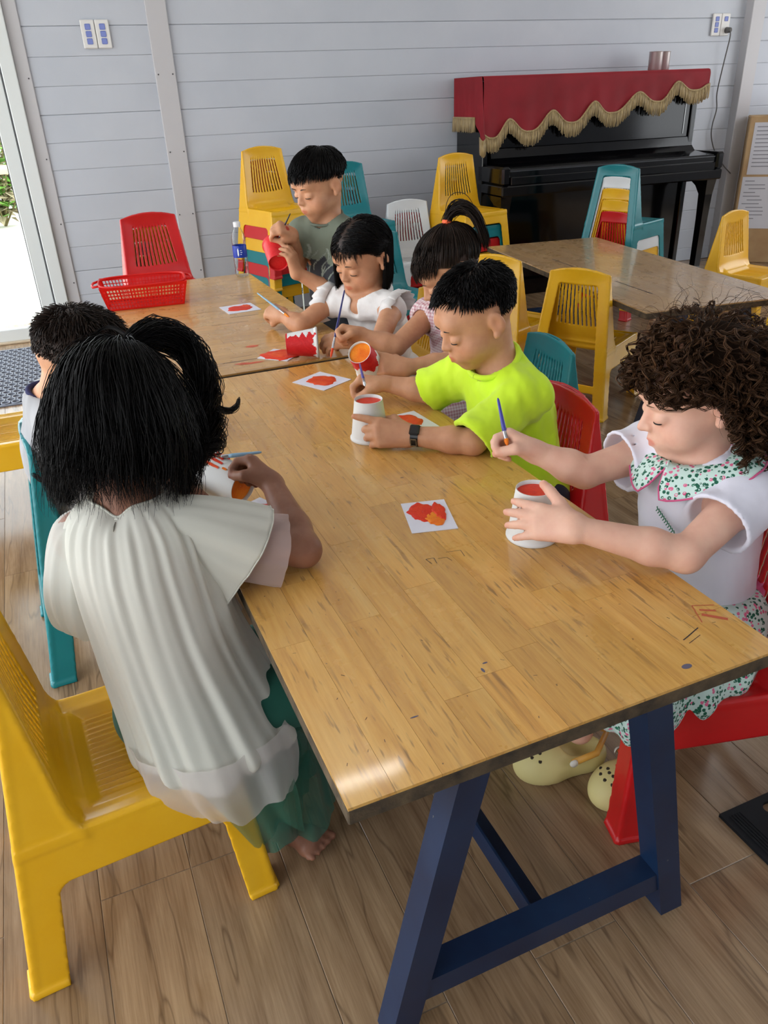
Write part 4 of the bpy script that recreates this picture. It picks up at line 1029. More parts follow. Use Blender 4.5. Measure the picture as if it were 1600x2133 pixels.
sh = MB().box((-.055, -.06, 0), (.055, .06, .0008)).build('paper_sheet', M_PAPER, None, False, (.302, 2.60, TZ+.0004), D(-12)); tag(sh, 'blank white sheet on the far table behind the girl\'s hair', 'paper')
def brush(a, b, label, col, wet, r0=.0036, flat=False):
    a, b = Vector(a), Vector(b); d = b-a; L = d.length; r = empty('paint_brush'); M = quat_to(d); M.translation = a; r.matrix_world = M; tag(r, label, 'paint brush', 'brushes in the children\'s hands')
    MB().lathe([(.0012, 0), (r0*.6, .004), (r0*.75, L*.3), (r0, L*.62), (r0*.85, L*.72)], 12, None, 0, True).build('handle', simple('brush_handle', col, .3), r, True)
    MB().lathe([(r0*.9, L*.71), (r0*.95, L*.73), (r0*.95, L*.86), (r0*.85, L*.87)], 12).build('ferrule', simple('brush_ferrule', srgb(200, 200, 205), .25, metal=.9), r, True)
    MB().lathe([(r0*.85, L*.865), (r0*1.0, L*.91), (r0*.7, L*.97), (.0004, L)], 12).build('bristles', wet, r, True)
LB = srgb(140, 178, 204); DB = srgb(34, 36, 110); VB = srgb(70, 72, 160); BK = srgb(26, 24, 26)
brush((.765, 2.555, .868), (.716, 2.580, .778), 'black brush dipped in the standing boy\'s red cup', BK, M_RED, .0032)
brush((.642, 2.612, .620), (.690, 2.420, .574), 'pale blue brush in the lace-dress girl\'s hand', LB, M_ORG, .0040)
brush((.792, 2.165, .695), (.676, 1.992, .556), 'long dark blue brush upright in the ponytail girl\'s hand', DB, M_REDO, .0038)
brush((.668, 1.748, .608), (.606, 1.560, .618), 'violet brush with clean tip in the neon boy\'s hand', VB, simple('clean_bristles', srgb(222, 224, 230), .5), .0036)
brush((.690, 1.128, .712), (.672, 1.062, .650), 'blue brush with orange tip in the curly girl\'s hand', VB, M_ORG, .0042)
brush((.292, 1.290, .627), (.212, 1.318, .622), 'light blue brush touching the scribbled cup', LB, simple('brown_bristles', srgb(120, 90, 60), .5), .0042)
# basket
def basket():
    r = empty('plastic_basket', (.335, 3.155, TZ+.001), D(-5.5)); tag(r, 'red perforated plastic basket on the far table', 'basket')
    m = NT('red_basket_plastic'); m.set(col=srgb(228, 30, 24), rough=.3, spec=.5, trans=.0); tr = m.new('ShaderNodeBsdfTranslucent'); tr.inputs[0].default_value = srgb(255, 60, 40); mx = m.new('ShaderNodeMixShader'); mx.inputs[0].default_value = .35
    m.lk(m.b.outputs[0], mx.inputs[1]); m.lk(tr.outputs[0], mx.inputs[2]); m.lk(mx.outputs[0], m.out.inputs[0]); m = m.mat
    bw, bd, tw, td, H = .138, .082, .158, .104, .088; t = .0018
    def wall(name, p0, p1, q0, q1, nx, nz):
        """perforated wall between bottom edge p0-p1 and top edge q0-q1"""
        p0, p1, q0, q1 = map(Vector, (p0, p1, q0, q1)); b = MB(); P = lambda u, v: (p0*(1-u)+p1*u)*(1-v)+(q0*(1-u)+q1*u)*v
        nrm = (p1-p0).cross(q0-p0).normalized()*t
        us = [.02+.96*i/nx for i in range(nx+1)]; vs = [.08+.80*j/nz for j in range(nz+1)]; g = .30/nx*.96; gv = .28/nz*.8
        def quad(u0, u1, v0, v1):
            a = [P(u0, v0), P(u1, v0), P(u1, v1), P(u0, v1)]; b.add([x-nrm*.5 for x in a]+[x+nrm*.5 for x in a], [(3, 2, 1, 0), (4, 5, 6, 7), (0, 1, 5, 4), (1, 2, 6, 5), (2, 3, 7, 6), (3, 0, 4, 7)])
        quad(0, 1, 0, .08); quad(0, 1, .88, 1)
        for i in range(nx+1): quad(max(0, us[i]-g/2) if i else 0, min(1, us[i]+g/2) if i < nx else 1, .08, .88)
        for j in range(1, nz):
            for i in range(nx): quad(us[i]+g/2, us[i+1]-g/2, vs[j]-gv/2, vs[j]+gv/2)
        return b.build(name, m, r)
    wall('front_wall', (-bw, -bd, 0), (bw, -bd, 0), (-tw, -td, H), (tw, -td, H), 24, 6); wall('back_wall', (bw, bd, 0), (-bw, bd, 0), (tw, td, H), (-tw, td, H), 24, 6)
    wall('side_wall', (bw, -bd, 0), (bw, bd, 0), (tw, -td, H), (tw, td, H), 14, 6); wall('side_wall', (-bw, bd, 0), (-bw, -bd, 0), (-tw, td, H), (-tw, -td, H), 14, 6)
    MB().box((-bw, -bd, 0), (bw, bd, .002)).build('bottom', m, r)
    rim = MB(); pts = []
    for k in range(48):
        a = 2*math.pi*k/48; cx, cy = math.cos(a), math.sin(a); ex = 1/max(abs(cx)**4+abs(cy)**4, 1e-6)**.25; pts.append(((tw+.004)*ex*cx*.985, (td+.004)*ex*cy*.985, H))
    rim.tube(pts+[pts[0]], .0045, 6, 0, False); rim.build('rim', m, r, True)
    for s in (-1, 1): MB().tube([(s*(tw+.002), -.05, H), (s*(tw+.022), -.04, H-.004), (s*(tw+.026), 0, H-.004), (s*(tw+.022), .04, H-.004), (s*(tw+.002), .05, H)], .0045, 6).build('handle', m, r, True)
basket()
# water bottle
def bottle():
    r = empty('water_bottle', (.790, 3.440, TZ+.0005)); tag(r, 'clear water bottle with blue label on the far table', 'bottle')
    def clear(name, tint, ior):
        g = NT(name); tr = g.new('ShaderNodeBsdfTransparent'); tr.inputs[0].default_value = tint; gl = g.new('ShaderNodeBsdfGlossy'); gl.inputs['Roughness'].default_value = .04; fr = g.new('ShaderNodeLayerWeight'); fr.inputs[0].default_value = ior
        mx = g.new('ShaderNodeMixShader'); g.lk(g.math('MULTIPLY', g.math('POWER', fr.outputs['Facing'], 2.0), .55), mx.inputs[0]); g.lk(tr.outputs[0], mx.inputs[1]); g.lk(gl.outputs[0], mx.inputs[2]); g.lk(mx.outputs[0], g.out.inputs[0]); return g.mat
    g = clear('clear_plastic', (.97, .98, .985, 1), .4)
    prof = [(0, .004), (.018, .0), (.026, .003), (.0305, .012), (.0305, .03), (.0285, .036), (.0305, .042), (.0305, .075), (.029, .08), (.029, .135), (.0305, .14), (.0305, .155), (.027, .175), (.018, .195), (.0135, .205), (.0135, .214)]
    b = MB(); b.lathe(prof+[(.0125, .214), (.0125, .206), (.017, .194), (.0262, .174), (.0297, .154), (.0297, .14), (.0283, .134), (.0283, .08), (.0297, .075), (.0297, .042), (.0278, .036), (.0297, .03), (.0297, .012), (.025, .004), (0, .005)], 32); b.build('bottle_wall', g, r, True)
    MB().lathe([(0, .006), (.0245, .0055), (.0292, .013), (.0292, .03), (.0274, .036), (.0292, .042), (.0292, .062), (0, .062)], 32).build('water', clear('water', (.96, .975, .985, 1), .3), r, True)
    lm = MB(); lm.lathe([(.0297, .083), (.0299, .084), (.0299, .131), (.0297, .132)], 40); lab = lm.build('label_wrap', simple('blue_label', srgb(24, 60, 170), .35), r, True)
    # white drop mark and small lettering bars on the label
    e = MB(); mw = simple('label_white', srgb(226, 236, 246), .4)
    for a0, a1, z0, z1 in ((-.42, -.36, .094, .118), (-.36, -.26, .090, .122), (-.26, -.20, .094, .116), (.0, .22, .112, .115), (.02, .3, .104, .107), (.0, .18, .096, .099)):
        pts = [[(.0302*math.cos(a-1.75), .0302*math.sin(a-1.75), z) for z in (z0, z1)] for a in np.linspace(a0, a1, 4)]; e.grid(pts)
    e.build('label_print', mw, lab)
    MB().lathe([(0, .226), (.014, .226), (.0148, .224), (.0148, .208), (.0145, .206)], 28).build('cap', simple('bottle_cap', srgb(234, 236, 238), .4), r, 40)
bottle()
# rubber mats
def doormat():
    r = empty('rubber_doormat', (-.22, 4.27, 0), D(-2.0)); tag(r, 'grey rubber mat with round holes in front of the glass door', 'doormat')
    m = simple('grey_rubber', srgb(118, 124, 138), .45, spec=.5)
    w, hgt, T = .40, .50, .012
    b = MB(); rings = MB(); p = .0445
    nx, ny = int(2*w/p), int(2*hgt/(p*.866))
    ring = [(.0205, 0), (.0225, T*.6), (.0215, T), (.0165, T), (.0155, T*.5), (.0165, 0)]
    for j in range(ny):
        for i in range(nx):
            x = -w+.03+p*i+(p/2 if j % 2 else 0); y = -hgt+.03+p*.866*j
            if x < w-.02: rings.lathe(ring, 10, Matrix.Translation((x, y, .0)))
    for lo, hi in (((-w, -hgt, 0), (w, -hgt+.014, .008)), ((-w, hgt-.014, 0), (w, hgt, .008)), ((-w, -hgt, 0), (-w+.014, hgt, .008)), ((w-.014, -hgt, 0), (w, hgt, .008))): b.box(lo, hi, bev=.002)
    for j in range(ny+1): b.box((-w, -hgt+.012+p*.866*(j-.0), .001), (w, -hgt+.016+p*.866*j, .006))
    b.build('mat_border', m, r); o = rings.build('hole_rings', m, r, 40); o['kind'] = 'stuff'
doormat()
def floormat():
    r = empty('rubber_mat', (.922, .683, 0), D(0)); tag(r, 'black ribbed rubber mat with a round hole at the floor edge', 'mat')
    m = simple('black_rubber', srgb(26, 28, 32), .7, spec=.2); b = MB()
    # slab 0.5 x 0.12 with a hole near its corner
    ring = []; n = 24; hx, hy, hr = .098, -.028, .0165
    W_, H_ = .55, .30; ang = D(-3)
    outer = [(0, 0), (W_, .02), (W_, -H_), (.0, -H_)]
    def edge_pt(a):
        dx, dy = math.cos(a), math.sin(a); t = min([x for x in ((W_-hx)/dx if dx > 1e-6 else 9, (-hx)/dx if dx < -1e-6 else 9, (0-hy)/dy if dy > 1e-6 else 9, (-H_-hy)/dy if dy < -1e-6 else 9)]); return hx+dx*t, hy+dy*t
    angs = sorted([2*math.pi*k/n for k in range(n)]+[math.atan2(y-hy, x-hx) % (2*math.pi) for x, y in ((0, 0), (W_, 0), (W_, -H_), (0, -H_))]); T = .007
    rows = [[(hx+hr*math.cos(a), hy+hr*.8*math.sin(a), 0) for a in angs], [(hx+hr*math.cos(a), hy+hr*.8*math.sin(a), T) for a in angs], [edge_pt(a)+(T,) for a in angs], [edge_pt(a)+(0,) for a in angs]]
    b.grid(rows, 0, True); b.build('mat_slab', m, r)
    for k in range(5):
        MB().box((.012, -.20, T), (.014+.0015, -.012, T+.0012)).build('rib', m, r).location.x = .006*k
floormat()
# ================================================================ THE CHILDREN
BLK = hair_mat('black_hair', srgb(6, 5, 6), srgb(22, 19, 18)); DBR = hair_mat('dark_brown_hair', srgb(20, 15, 13), srgb(58, 44, 36)); CUR = hair_mat('curly_brown_hair', srgb(38, 25, 17), srgb(104, 72, 48), .42)
SK_T = skin_mat('tan_skin', srgb(212, 158, 122), srgb(198, 142, 108)); SK_P = skin_mat('fair_skin', srgb(236, 190, 166), srgb(226, 174, 152)); SK_B = skin_mat('brown_skin', srgb(150, 104, 82), srgb(132, 88, 68))
BROW = simple('eyebrow_dark', srgb(40, 30, 26), .8); LASH = simple('lash_dark', srgb(24, 18, 16), .7); BROWB = simple('eyebrow_brown', srgb(110, 78, 56), .8)
def MT(s, brow=BROW): return dict(skin=s, brow=brow, lash=LASH)
HB = (.045, .045, .05)
def sit(sp, fwd, knee=.22, kz=.325, az=.06, spread=.06, lower=.02):
    P = sp['pel']; f = nv(A(fwd[0], fwd[1], 0)); l = A(-f[1], f[0], 0)
    sp['hips'] = [P+l*spread-A(0, 0, .012), P-l*spread-A(0, 0, .012)]; sp['knees'] = [P+f*knee+l*spread+A(0, 0, kz-P[2]), P+f*knee-l*spread+A(0, 0, kz-P[2])]
    sp['ankles'] = [P+f*(knee-lower)+l*spread+A(0, 0, az-P[2]), P+f*(knee-lower)-l*spread+A(0, 0, az-P[2])]; sp['feet'] = [f, f]
def add_strands(root, name, paths, rad, mat, seed=0, sides=3, taper=.25):
    r = np.random.RandomState(seed); t = np.clip(r.beta(1.6, 3, len(paths)), 0, 1)
    o = bpy.data.objects.new(name, strands_mesh(name, paths, rad*r.uniform(.75, 1.2, len(paths)), mat, sides, t, taper)); return link(o, root)
def short_hair(root, sp, mat, n, top, side, seed, fwd=.35, off=(.03, .10), rad=.0011, crown=(-.055, 0, .10), lift=.35, grav=.10, noise=.07, hug=.45):
    d = scalp_roots(n, seed, sp['hl']); r = np.random.RandomState(seed+1); cr = A(*crown)
    def comb(p, d_):
        q = p-cr; q = q/np.linalg.norm(q, axis=1, keepdims=True); q[:, 0] += fwd; return q
    zz = np.clip((d[:, 2]+.15)/.55, 0, 1); L = (side+(top-side)*zz)*r.uniform(.75, 1.15, n)
    o = r.uniform(off[0], off[1], n)*(.25+.75*zz)
    cl = r.uniform(0, 6.28, (60, 3)); ci = np.argmin(((d[:, None]-d[None, :60])**2).sum(-1), 1); ph = cl[ci]+r.normal(0, .5, (n, 3))
    p = grow(d, sp['H'], sp['R'], sp['s'], L, 6, comb, grav, .72, o, lift, noise, seed, ph, None, None, hug); return add_strands(root, 'hair', p, rad, mat, seed)
def bob(sp, d, r, phi0, drop, off, curl=.012, m=13):
    """straight hair combed from the crown to the sides and back, then hanging"""
    n = len(d); g = sp['R'].T@A(0, 0, -1.); az = np.degrees(np.arctan2(d[:, 1], d[:, 0])); sg = np.where(d[:, 1] > .02, 1., -1.); aa = np.abs(az)
    ph = np.radians(np.maximum(aa, phi0)+(180-np.maximum(aa, phi0))*r.uniform(0, .25, n))*sg; o_ = 1+r.uniform(off[0], off[1], n)
    side = np.stack([np.cos(ph), np.sin(ph), r.uniform(-.30, -.05, n)], 1); side /= np.linalg.norm(side, axis=1, keepdims=True)
    P = [SK_C+d*SK_R*.99]
    for t in (.25, .5, .75, 1.0):
        q = d*(1-t)+side*t; q /= np.linalg.norm(q, axis=1, keepdims=True); P.append(SK_C+q*SK_R*(1+(o_[:, None]-1)*(.5+.5*t)))
    L = drop*r.uniform(.86, 1.08, n)[:, None]; inw = np.stack([-np.cos(ph)*0, -np.sin(ph), 0*ph], 1)
    P.append(P[-1]+g*L*.35); P.append(P[-1]+g*L*.35+inw*.002); P.append(P[-1]+g*L*.30+inw*curl*.6)
    P = np.stack(P, 1); T = np.linspace(0, P.shape[1]-1, m); i = np.clip(T.astype(int), 0, P.shape[1]-2); u = (T-i)[None, :, None]
    p0, p1, p2, p3 = P[:, np.maximum(i-1, 0)], P[:, i], P[:, i+1], P[:, np.minimum(i+2, P.shape[1]-1)]
    C = .5*((2*p1)+(-p0+p2)*u+(2*p0-5*p1+4*p2-p3)*u*u+(-p0+3*p1-3*p2+p3)*u**3)
    return sp['H']+(C*sp['s'])@sp['R'].T
# ---------------------------------------------------------------- curly girl
def curly():
    sp = dict(H=A(.942, .918, .748), nose=1.2, R=head_frame(157, 20, 4), s=1.0, neck=A(.948, .900, .632), pel=A(.985, .878, .335), shL=A(.952, .797, .600), shR=A(.930, 1.000, .608), hl=lambda d: hl_std(d, .30, -.25, -.6), haircol=(.20, .15, .12), lip=(.90, .50, .48), nr=.038,
              arms=[(A(.930, 1.000, .608), A(.803, 1.012, .590), A(.727, 1.062, .628), A(-.66, .62, .35), A(.30, .62, .70), 1, 'grip'),
                    (A(.952, .797, .600), A(.818, .768, .548), A(.668, .862, .588), A(-.62, .78, -.04), A(-.55, -.47, .68), -1, 'open')],
              paint=[(A(.690, 1.098, .642), A(.8, .2, .15), .008)])
    sit(sp, (-.98, .12), .20, .33, .075)
    sp['ankles'] = [A(.862, .815, .085), A(.765, .905, .085)]; sp['knees'] = [A(.79, .815, .33), A(.775, .925, .33)]; sp['feet'] = None
    o = child('c', 'curly brown-haired girl in white top with floral collar, brush raised', sp, MT(SK_P, BROWB), 1.0, .0035)
    white = cloth_mat('white_jersey', srgb(228, 226, 240), srgb(236, 234, 244), 10, .8); R = torso_frame(sp)
    tee(o, 'white_top', sp, white, .013, .46, (.046, .058), .050, None, .055, .0040, .0028, 3)
    # floral print: green leaves and pink blossoms on mint
    m = NT('floral_print'); v = m.coord(); vo = m.new('ShaderNodeTexVoronoi'); vo.inputs['Scale'].default_value = 150; m.lk(v, vo.inputs['Vector'])
    dot = m.ramp(vo.outputs['Distance'], [(.46, 1.0), (.53, 0.0)]); hue = m.new('ShaderNodeSeparateColor'); m.lk(vo.outputs['Color'], hue.inputs[0])
    pick = m.ramp(hue.outputs[0], [(.0, srgb(20, 96, 72)), (.55, srgb(30, 118, 88)), (.56, srgb(228, 110, 150)), (.75, srgb(216, 80, 130)), (.76, srgb(206, 232, 222))], 'CONSTANT')
    n2 = m.noise(v, 280, 1); c = m.mix(m.math('MULTIPLY', dot, m.ramp(n2, [(.32, 0.0), (.40, 1.0)])), srgb(208, 232, 224), pick); m.set(col=c, rough=.8); flo = m.mat
    pink = cloth_mat('pink_trim', srgb(214, 92, 138), None, 8, .7)
    # collar: flat rounded leaves lying on the chest and shoulders
    cb = MB(); rows = []; edge = []; n = 64; C0 = sp['neck']+R[:, 2]*.012+R[:, 0]*.008
    for k in range(n+1):
        a = 2*math.pi*k/n; ca, sa = math.cos(a), math.sin(a); w = .050+.006*math.cos(4*a); gap = 1-.75*math.exp(-(min(a, 2*math.pi-a)/.10)**2)
        row = []
        for t in (0, .2, .45, .7, .9, 1.0):
            rr_ = .049+w*t*gap; dz = .014-.010*(ca+.3*abs(sa))-t*gap*(.020+.030*max(0, ca)+.018*max(0, -ca)+.012*abs(sa))+.012*math.sin(t*2.6)+t*(.016*abs(sa)+.012*max(0, -ca))
            row.append(tuple(C0+R[:, 0]*rr_*ca*1.06+R[:, 1]*rr_*sa*1.18+R[:, 2]*dz))
        rows.append(row); edge.append(row[-1])
    cb.grid(rows).build('collar', flo, o, True).modifiers.new('thick', 'SOLIDIFY').thickness = .003
    tube_loop(o, 'collar_piping', edge[:-1], .0017, pink)
    # small green stitched lettering on the chest
    eb = MB(); gm = simple('green_stitch', srgb(60, 130, 100), .8)
    pa, pb = A(.873, .896, .556), A(.870, .848, .552)
    for i in range(11):
        p = pa+(pb-pa)*i/10-A(0, 0, .0018*i)+nv(A(-1, -.5, .3))*.006
        eb.tube([tuple(p+A(0, 0, .0045)), tuple(p+A(0, -.0022, 0)), tuple(p+A(0, .001, -.0045))], .0010, 5)
    eb.build('embroidery', gm, o)
    # skirt
    F = fieldbox([sp['pel']+A(.03, 0, .09), A(.74, .77, .22), A(.80, .98, .22)], .10, .0048)
    F.ell(sp['pel']+A(-.02, 0, .03), A(.105, .125, .085), None, 0)
    for k, h in zip(sp['knees'], sp['hips']): F.cone(h, k+A(.01, 0, -.005), .088, .066, .04); F.cone(h+A(0, 0, -.04), k+A(.02, 0, -.055), .075, .060, .03)
    F.cone(A(.93, .765, .295), A(.745, .770, .295), .055, .05, .05); F.cone(A(.90, .745, .26), A(.735, .750, .255), .035, .035, .04)
    sl, Q = F.sub(F.lo-1, F.lo+9); F.d = F.d+(.006*np.sin(Q[..., 0]*75+4*np.sin(Q[..., 1]*30))*np.clip((.36-Q[..., 2])/.06, 0, 1)+.004*wob(Q, 60, 4)).astype(F32)
    F.d = np.maximum(F.d, (.228+.008*np.sin(Q[..., 0]*60)+.008*np.sin(Q[..., 1]*70)-Q[..., 2]).astype(F32)); F.d = np.maximum(F.d, (Q[..., 2]-.405).astype(F32))
    v, f = F.nets(); so = link(bpy.data.objects.new('skirt', np_mesh('skirt', v, f, flo)), o)
    F = fieldbox([sp['pel']], .16, .0036); F.ell(sp['pel']+A(-.008, 0, .06), A(.100, .118, .06), R, 0); sl, Q = F.sub(F.lo-1, F.lo+9); F.d = np.maximum(F.d, (np.abs(Q[..., 2]-sp['pel'][2]-.052)-.016+.004*np.sin(Q[..., 1]*60)).astype(F32)); v, f = F.nets(); link(bpy.data.objects.new('waistband', np_mesh('waistband', v, f, pink)), o)
    # clogs
    cm = simple('pale_yellow_foam', srgb(232, 218, 150), .55); hm = simple('clog_hole', srgb(60, 52, 40), .8); om = simple('orange_foam', srgb(226, 166, 70), .5); wm = simple('white_rivet', srgb(236, 232, 222), .4)
    for i, (a, toe) in enumerate(((A(.858, .812, .0), nv(A(-1, -.10, 0))), (A(.765, .903, .0), nv(A(-1, .18, 0))))):
        f_ = toe; l_ = A(-f_[1], f_[0], 0); Rm = np.stack([f_, l_, A(0, 0, 1)], 1); c0 = a+f_*.035
        F = Field(c0-A(.13, .13, .005), c0+A(.13, .13, .12), .0036)
        F.ell(c0+f_*.035+A(0, 0, .022), A(.064, .047, .045), Rm, 0); F.ell(c0-f_*.045+A(0, 0, .022), A(.050, .038, .042), Rm, .03)
        F.ell(c0-f_*.050+A(0, 0, .062), A(.048, .030, .042), Rm, .006, 's'); F.cone(c0-f_*.05+A(0, 0, .10), c0-f_*.02+A(0, 0, .06), .034, .026, .008, 's')
        sl, Q = F.sub(F.lo-1, F.lo+9); F.d = np.maximum(F.d, (.001-Q[..., 2]).astype(F32)); v, f = F.nets(); co = link(bpy.data.objects.new('clog', np_mesh('clog', v, f, cm)), o)
        hb = MB()
        for q in range(9):
            an = D(-52+13*q); rr_ = (.046, .030)[q % 2]; p = c0+f_*(.032+rr_*math.cos(an)*.9)+l_*(.75*rr_*math.sin(an)); hgt = .022+.045*math.sqrt(max(0, 1-((p-c0-f_*.035)@f_/.064)**2-((p-c0)@l_/.047)**2)); hb.lathe([(0, .0012), (.0032, .0012), (.0034, -.002)], 10, Matrix.Translation(tuple(p+A(0, 0, hgt))))
        hb.build('vent_hole', hm, co)
        MB().tube([tuple(c0-f_*.004+l_*.042+A(0, 0, .05)), tuple(c0-f_*.05+l_*.045+A(0, 0, .066)), tuple(c0-f_*.095+A(0, 0, .072)), tuple(c0-f_*.05-l_*.045+A(0, 0, .066)), tuple(c0-f_*.004-l_*.042+A(0, 0, .05))], .0065, 8).build('heel_strap', om, co, True)
        for sd in (1, -1): MB().lathe([(0, .003), (.007, .0025), (.0085, 0), (.0085, -.002)], 14, Matrix.Translation(tuple(c0-f_*.004+l_*.047*sd+A(0, 0, .052))) @ quat_to(tuple(l_*sd))).build('strap_rivet', wm, co, True)
    # hair: ringlets
    K = 360; d = scalp_roots(K, 21, lambda q: hl_std(q, .38, .02, -.6)); r = np.random.RandomState(5)
    def comb(p, d_):
        q = p-A(-.03, 0, .09); q = q/np.linalg.norm(q, axis=1, keepdims=True); q[:, 2] -= .10; q[:, 0] -= .35*(np.abs(d_[:, 1]) > .3)+.15*(d_[:, 0] > .3); return q
    front = np.clip((d[:, 0]-.1)/.6, 0, 1); L = np.where(front > .30, r.uniform(.05, .095, K), np.where(d[:, 0] > -.05, r.uniform(.09, .14, K), r.uniform(.14, .225, K))); off = r.uniform(.06, .40, K)*np.where(front > .3, .75, 1)
    def back(p, i):
        lim = np.where(p[:, 2] < .02, -.01, .075); x = np.where((p[:, 2] < .05) & (p[:, 0] > lim), p[:, 0]*.4+lim*.6, p[:, 0]); return np.stack([x, p[:, 1], p[:, 2]], 1)
    gp = grow(d, sp['H'], sp['R'], sp['s'], L, 16, comb, .30, .72, off, .8, .10, 3, None, None, back, .05)
    m_ = 30; t = np.linspace(0, 1, m_); ti = t*(gp.shape[1]-1); i0 = np.clip(ti.astype(int), 0, gp.shape[1]-2); fr = (ti-i0)[None, :, None]; path = gp[:, i0]*(1-fr)+gp[:, i0+1]*fr
    tg = np.gradient(path, axis=1); tg /= np.linalg.norm(tg, axis=2, keepdims=True)+1e-9; a1 = np.cross(tg, A(.3, .2, .93)); a1 /= np.linalg.norm(a1, axis=2, keepdims=True)+1e-9; a2 = np.cross(tg, a1)
    arc = np.concatenate([np.zeros((K, 1)), np.cumsum(np.linalg.norm(np.diff(path, axis=1), axis=2), 1)], 1)
    per = r.uniform(.019, .030, K); phs = r.uniform(0, 6.28, K); am = r.uniform(.0045, .0085, K); hand_ = r.choice((-1., 1.), K); allp = []
    for j in range(6):
        w = phs[:, None]+hand_[:, None]*2*np.pi*arc/per[:, None]+r.normal(0, .22, (K, 1)); amp = am[:, None]*r.uniform(.8, 1.2, (K, 1))*np.clip(t*2.5, .3, 1)[None]
        allp.append(path+(a1*np.cos(w)[..., None]+a2*np.sin(w)[..., None])*amp[..., None]+r.normal(0, .0011, (K, 1, 3)))
    add_strands(o, 'hair', np.concatenate(allp), .00092, CUR, 7, 3, .4)
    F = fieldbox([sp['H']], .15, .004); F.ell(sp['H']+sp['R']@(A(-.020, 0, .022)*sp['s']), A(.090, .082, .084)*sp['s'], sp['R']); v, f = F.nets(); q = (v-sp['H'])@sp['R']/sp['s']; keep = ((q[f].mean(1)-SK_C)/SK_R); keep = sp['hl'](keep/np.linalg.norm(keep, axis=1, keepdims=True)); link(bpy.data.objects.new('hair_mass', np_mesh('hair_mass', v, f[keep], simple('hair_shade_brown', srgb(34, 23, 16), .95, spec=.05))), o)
    fz = grow(scalp_roots(260, 77, lambda q: sp['hl'](q) & (q[:, 0] < .2)), sp['H'], sp['R'], sp['s'], r.uniform(.06, .12, 260), 16, comb, .05, .8, r.uniform(.2, .45, 260), 1.0, .25, 8); add_strands(o, 'flyaway_hair', fz, .00035, CUR, 9)
curly()
# ---------------------------------------------------------------- boy in the neon shirt
def neon():
    sp = dict(H=A(.833, 1.462, .770), R=head_frame(174, 26, 2), s=.97, neck=A(.888, 1.448, .652), pel=A(.985, 1.455, .335), shL=A(.893, 1.350, .612), shR=A(.868, 1.552, .612), hl=lambda d: hl_std(d, .58, .10, -.42), haircol=HB, bulk=1.02, nr=.037,
              arms=[(A(.868, 1.552, .612), A(.800, 1.632, .548), A(.716, 1.704, .562), A(-.72, .62, .08), A(-.05, .42, .90), 1, 'grip'),
                    (A(.893, 1.350, .612), A(.752, 1.322, .542), A(.638, 1.416, .545), A(-.88, .46, .10), A(-.42, -.74, .52), -1, 'point')])
    sit(sp, (-1, .0), .2)
    o = child('n', 'boy in neon yellow shirt with black watch painting a white cup', sp, MT(SK_T), 1.1, .0035); R = torso_frame(sp)
    ns = cloth_mat('neon_jersey', srgb(206, 244, 40), srgb(216, 250, 62), 9, .85)
    tee(o, 'neon_shirt', sp, ns, .013, (.98, 1.0), (.050, .055), .049, None, -.05, .0040, .0062, 8)
    tube_loop(o, 'collar_band', neckline(sp, .0545, .014, .004), .0068, ns, 8)
    trs = cloth_mat('dark_shorts', srgb(40, 44, 60), None); F = fieldbox(sp['hips']+sp['knees'], .10, .005); add_legs(F, sp, .01, False); v, f = F.nets(); link(bpy.data.objects.new('shorts', np_mesh('shorts', v, f, trs)), o)
    # watch
    el, wr = sp['arms'][1][1], sp['arms'][1][2]; ax = nv(wr-el); c0 = el+(wr-el)*.84; M = quat_to(ax); M.translation = Vector(c0); wb_ = MB().lathe([(.0208, -.0085), (.0228, -.0085), (.0228, .0085), (.0208, .0085), (.0208, -.0085)], 36, M).build('watch_strap', simple('black_resin', srgb(16, 16, 18), .3), o, 40)
    up = nv(A(-.35, -.45, .82)-ax*(A(-.35, -.45, .82)@ax)); M2 = quat_to(up); M2.translation = Vector(c0+up*.0215)
    MB().box((-.011, -.013, 0), (.011, .013, .0075), 0, M2, .003).build('watch_case', simple('black_case', srgb(22, 22, 24), .22), wb_)
    sd = np.cross(ax, up); side = nv(A(-.5, -.75, -.2)-ax*(A(-.5, -.75, -.2)@ax)); M3 = quat_to(side); M3.translation = Vector(c0+side*.0228)
    MB().box((-.007, -.0095, 0), (.007, -.007, .002), 0, M3).box((-.007, .007, 0), (.007, .0095, .002), 0, M3).box((-.007, -.0095, 0), (-.0055, .0095, .002), 0, M3).box((.0055, -.0095, 0), (.007, .0095, .002), 0, M3).build('buckle', simple('steel_buckle', srgb(150, 146, 140), .3, metal=.9), wb_)
    short_hair(o, sp, BLK, 3400, .030, .012, 31, .02, (.04, .12), .00105, (-.05, 0, .10), .7, .02, .10, .35)
neon()
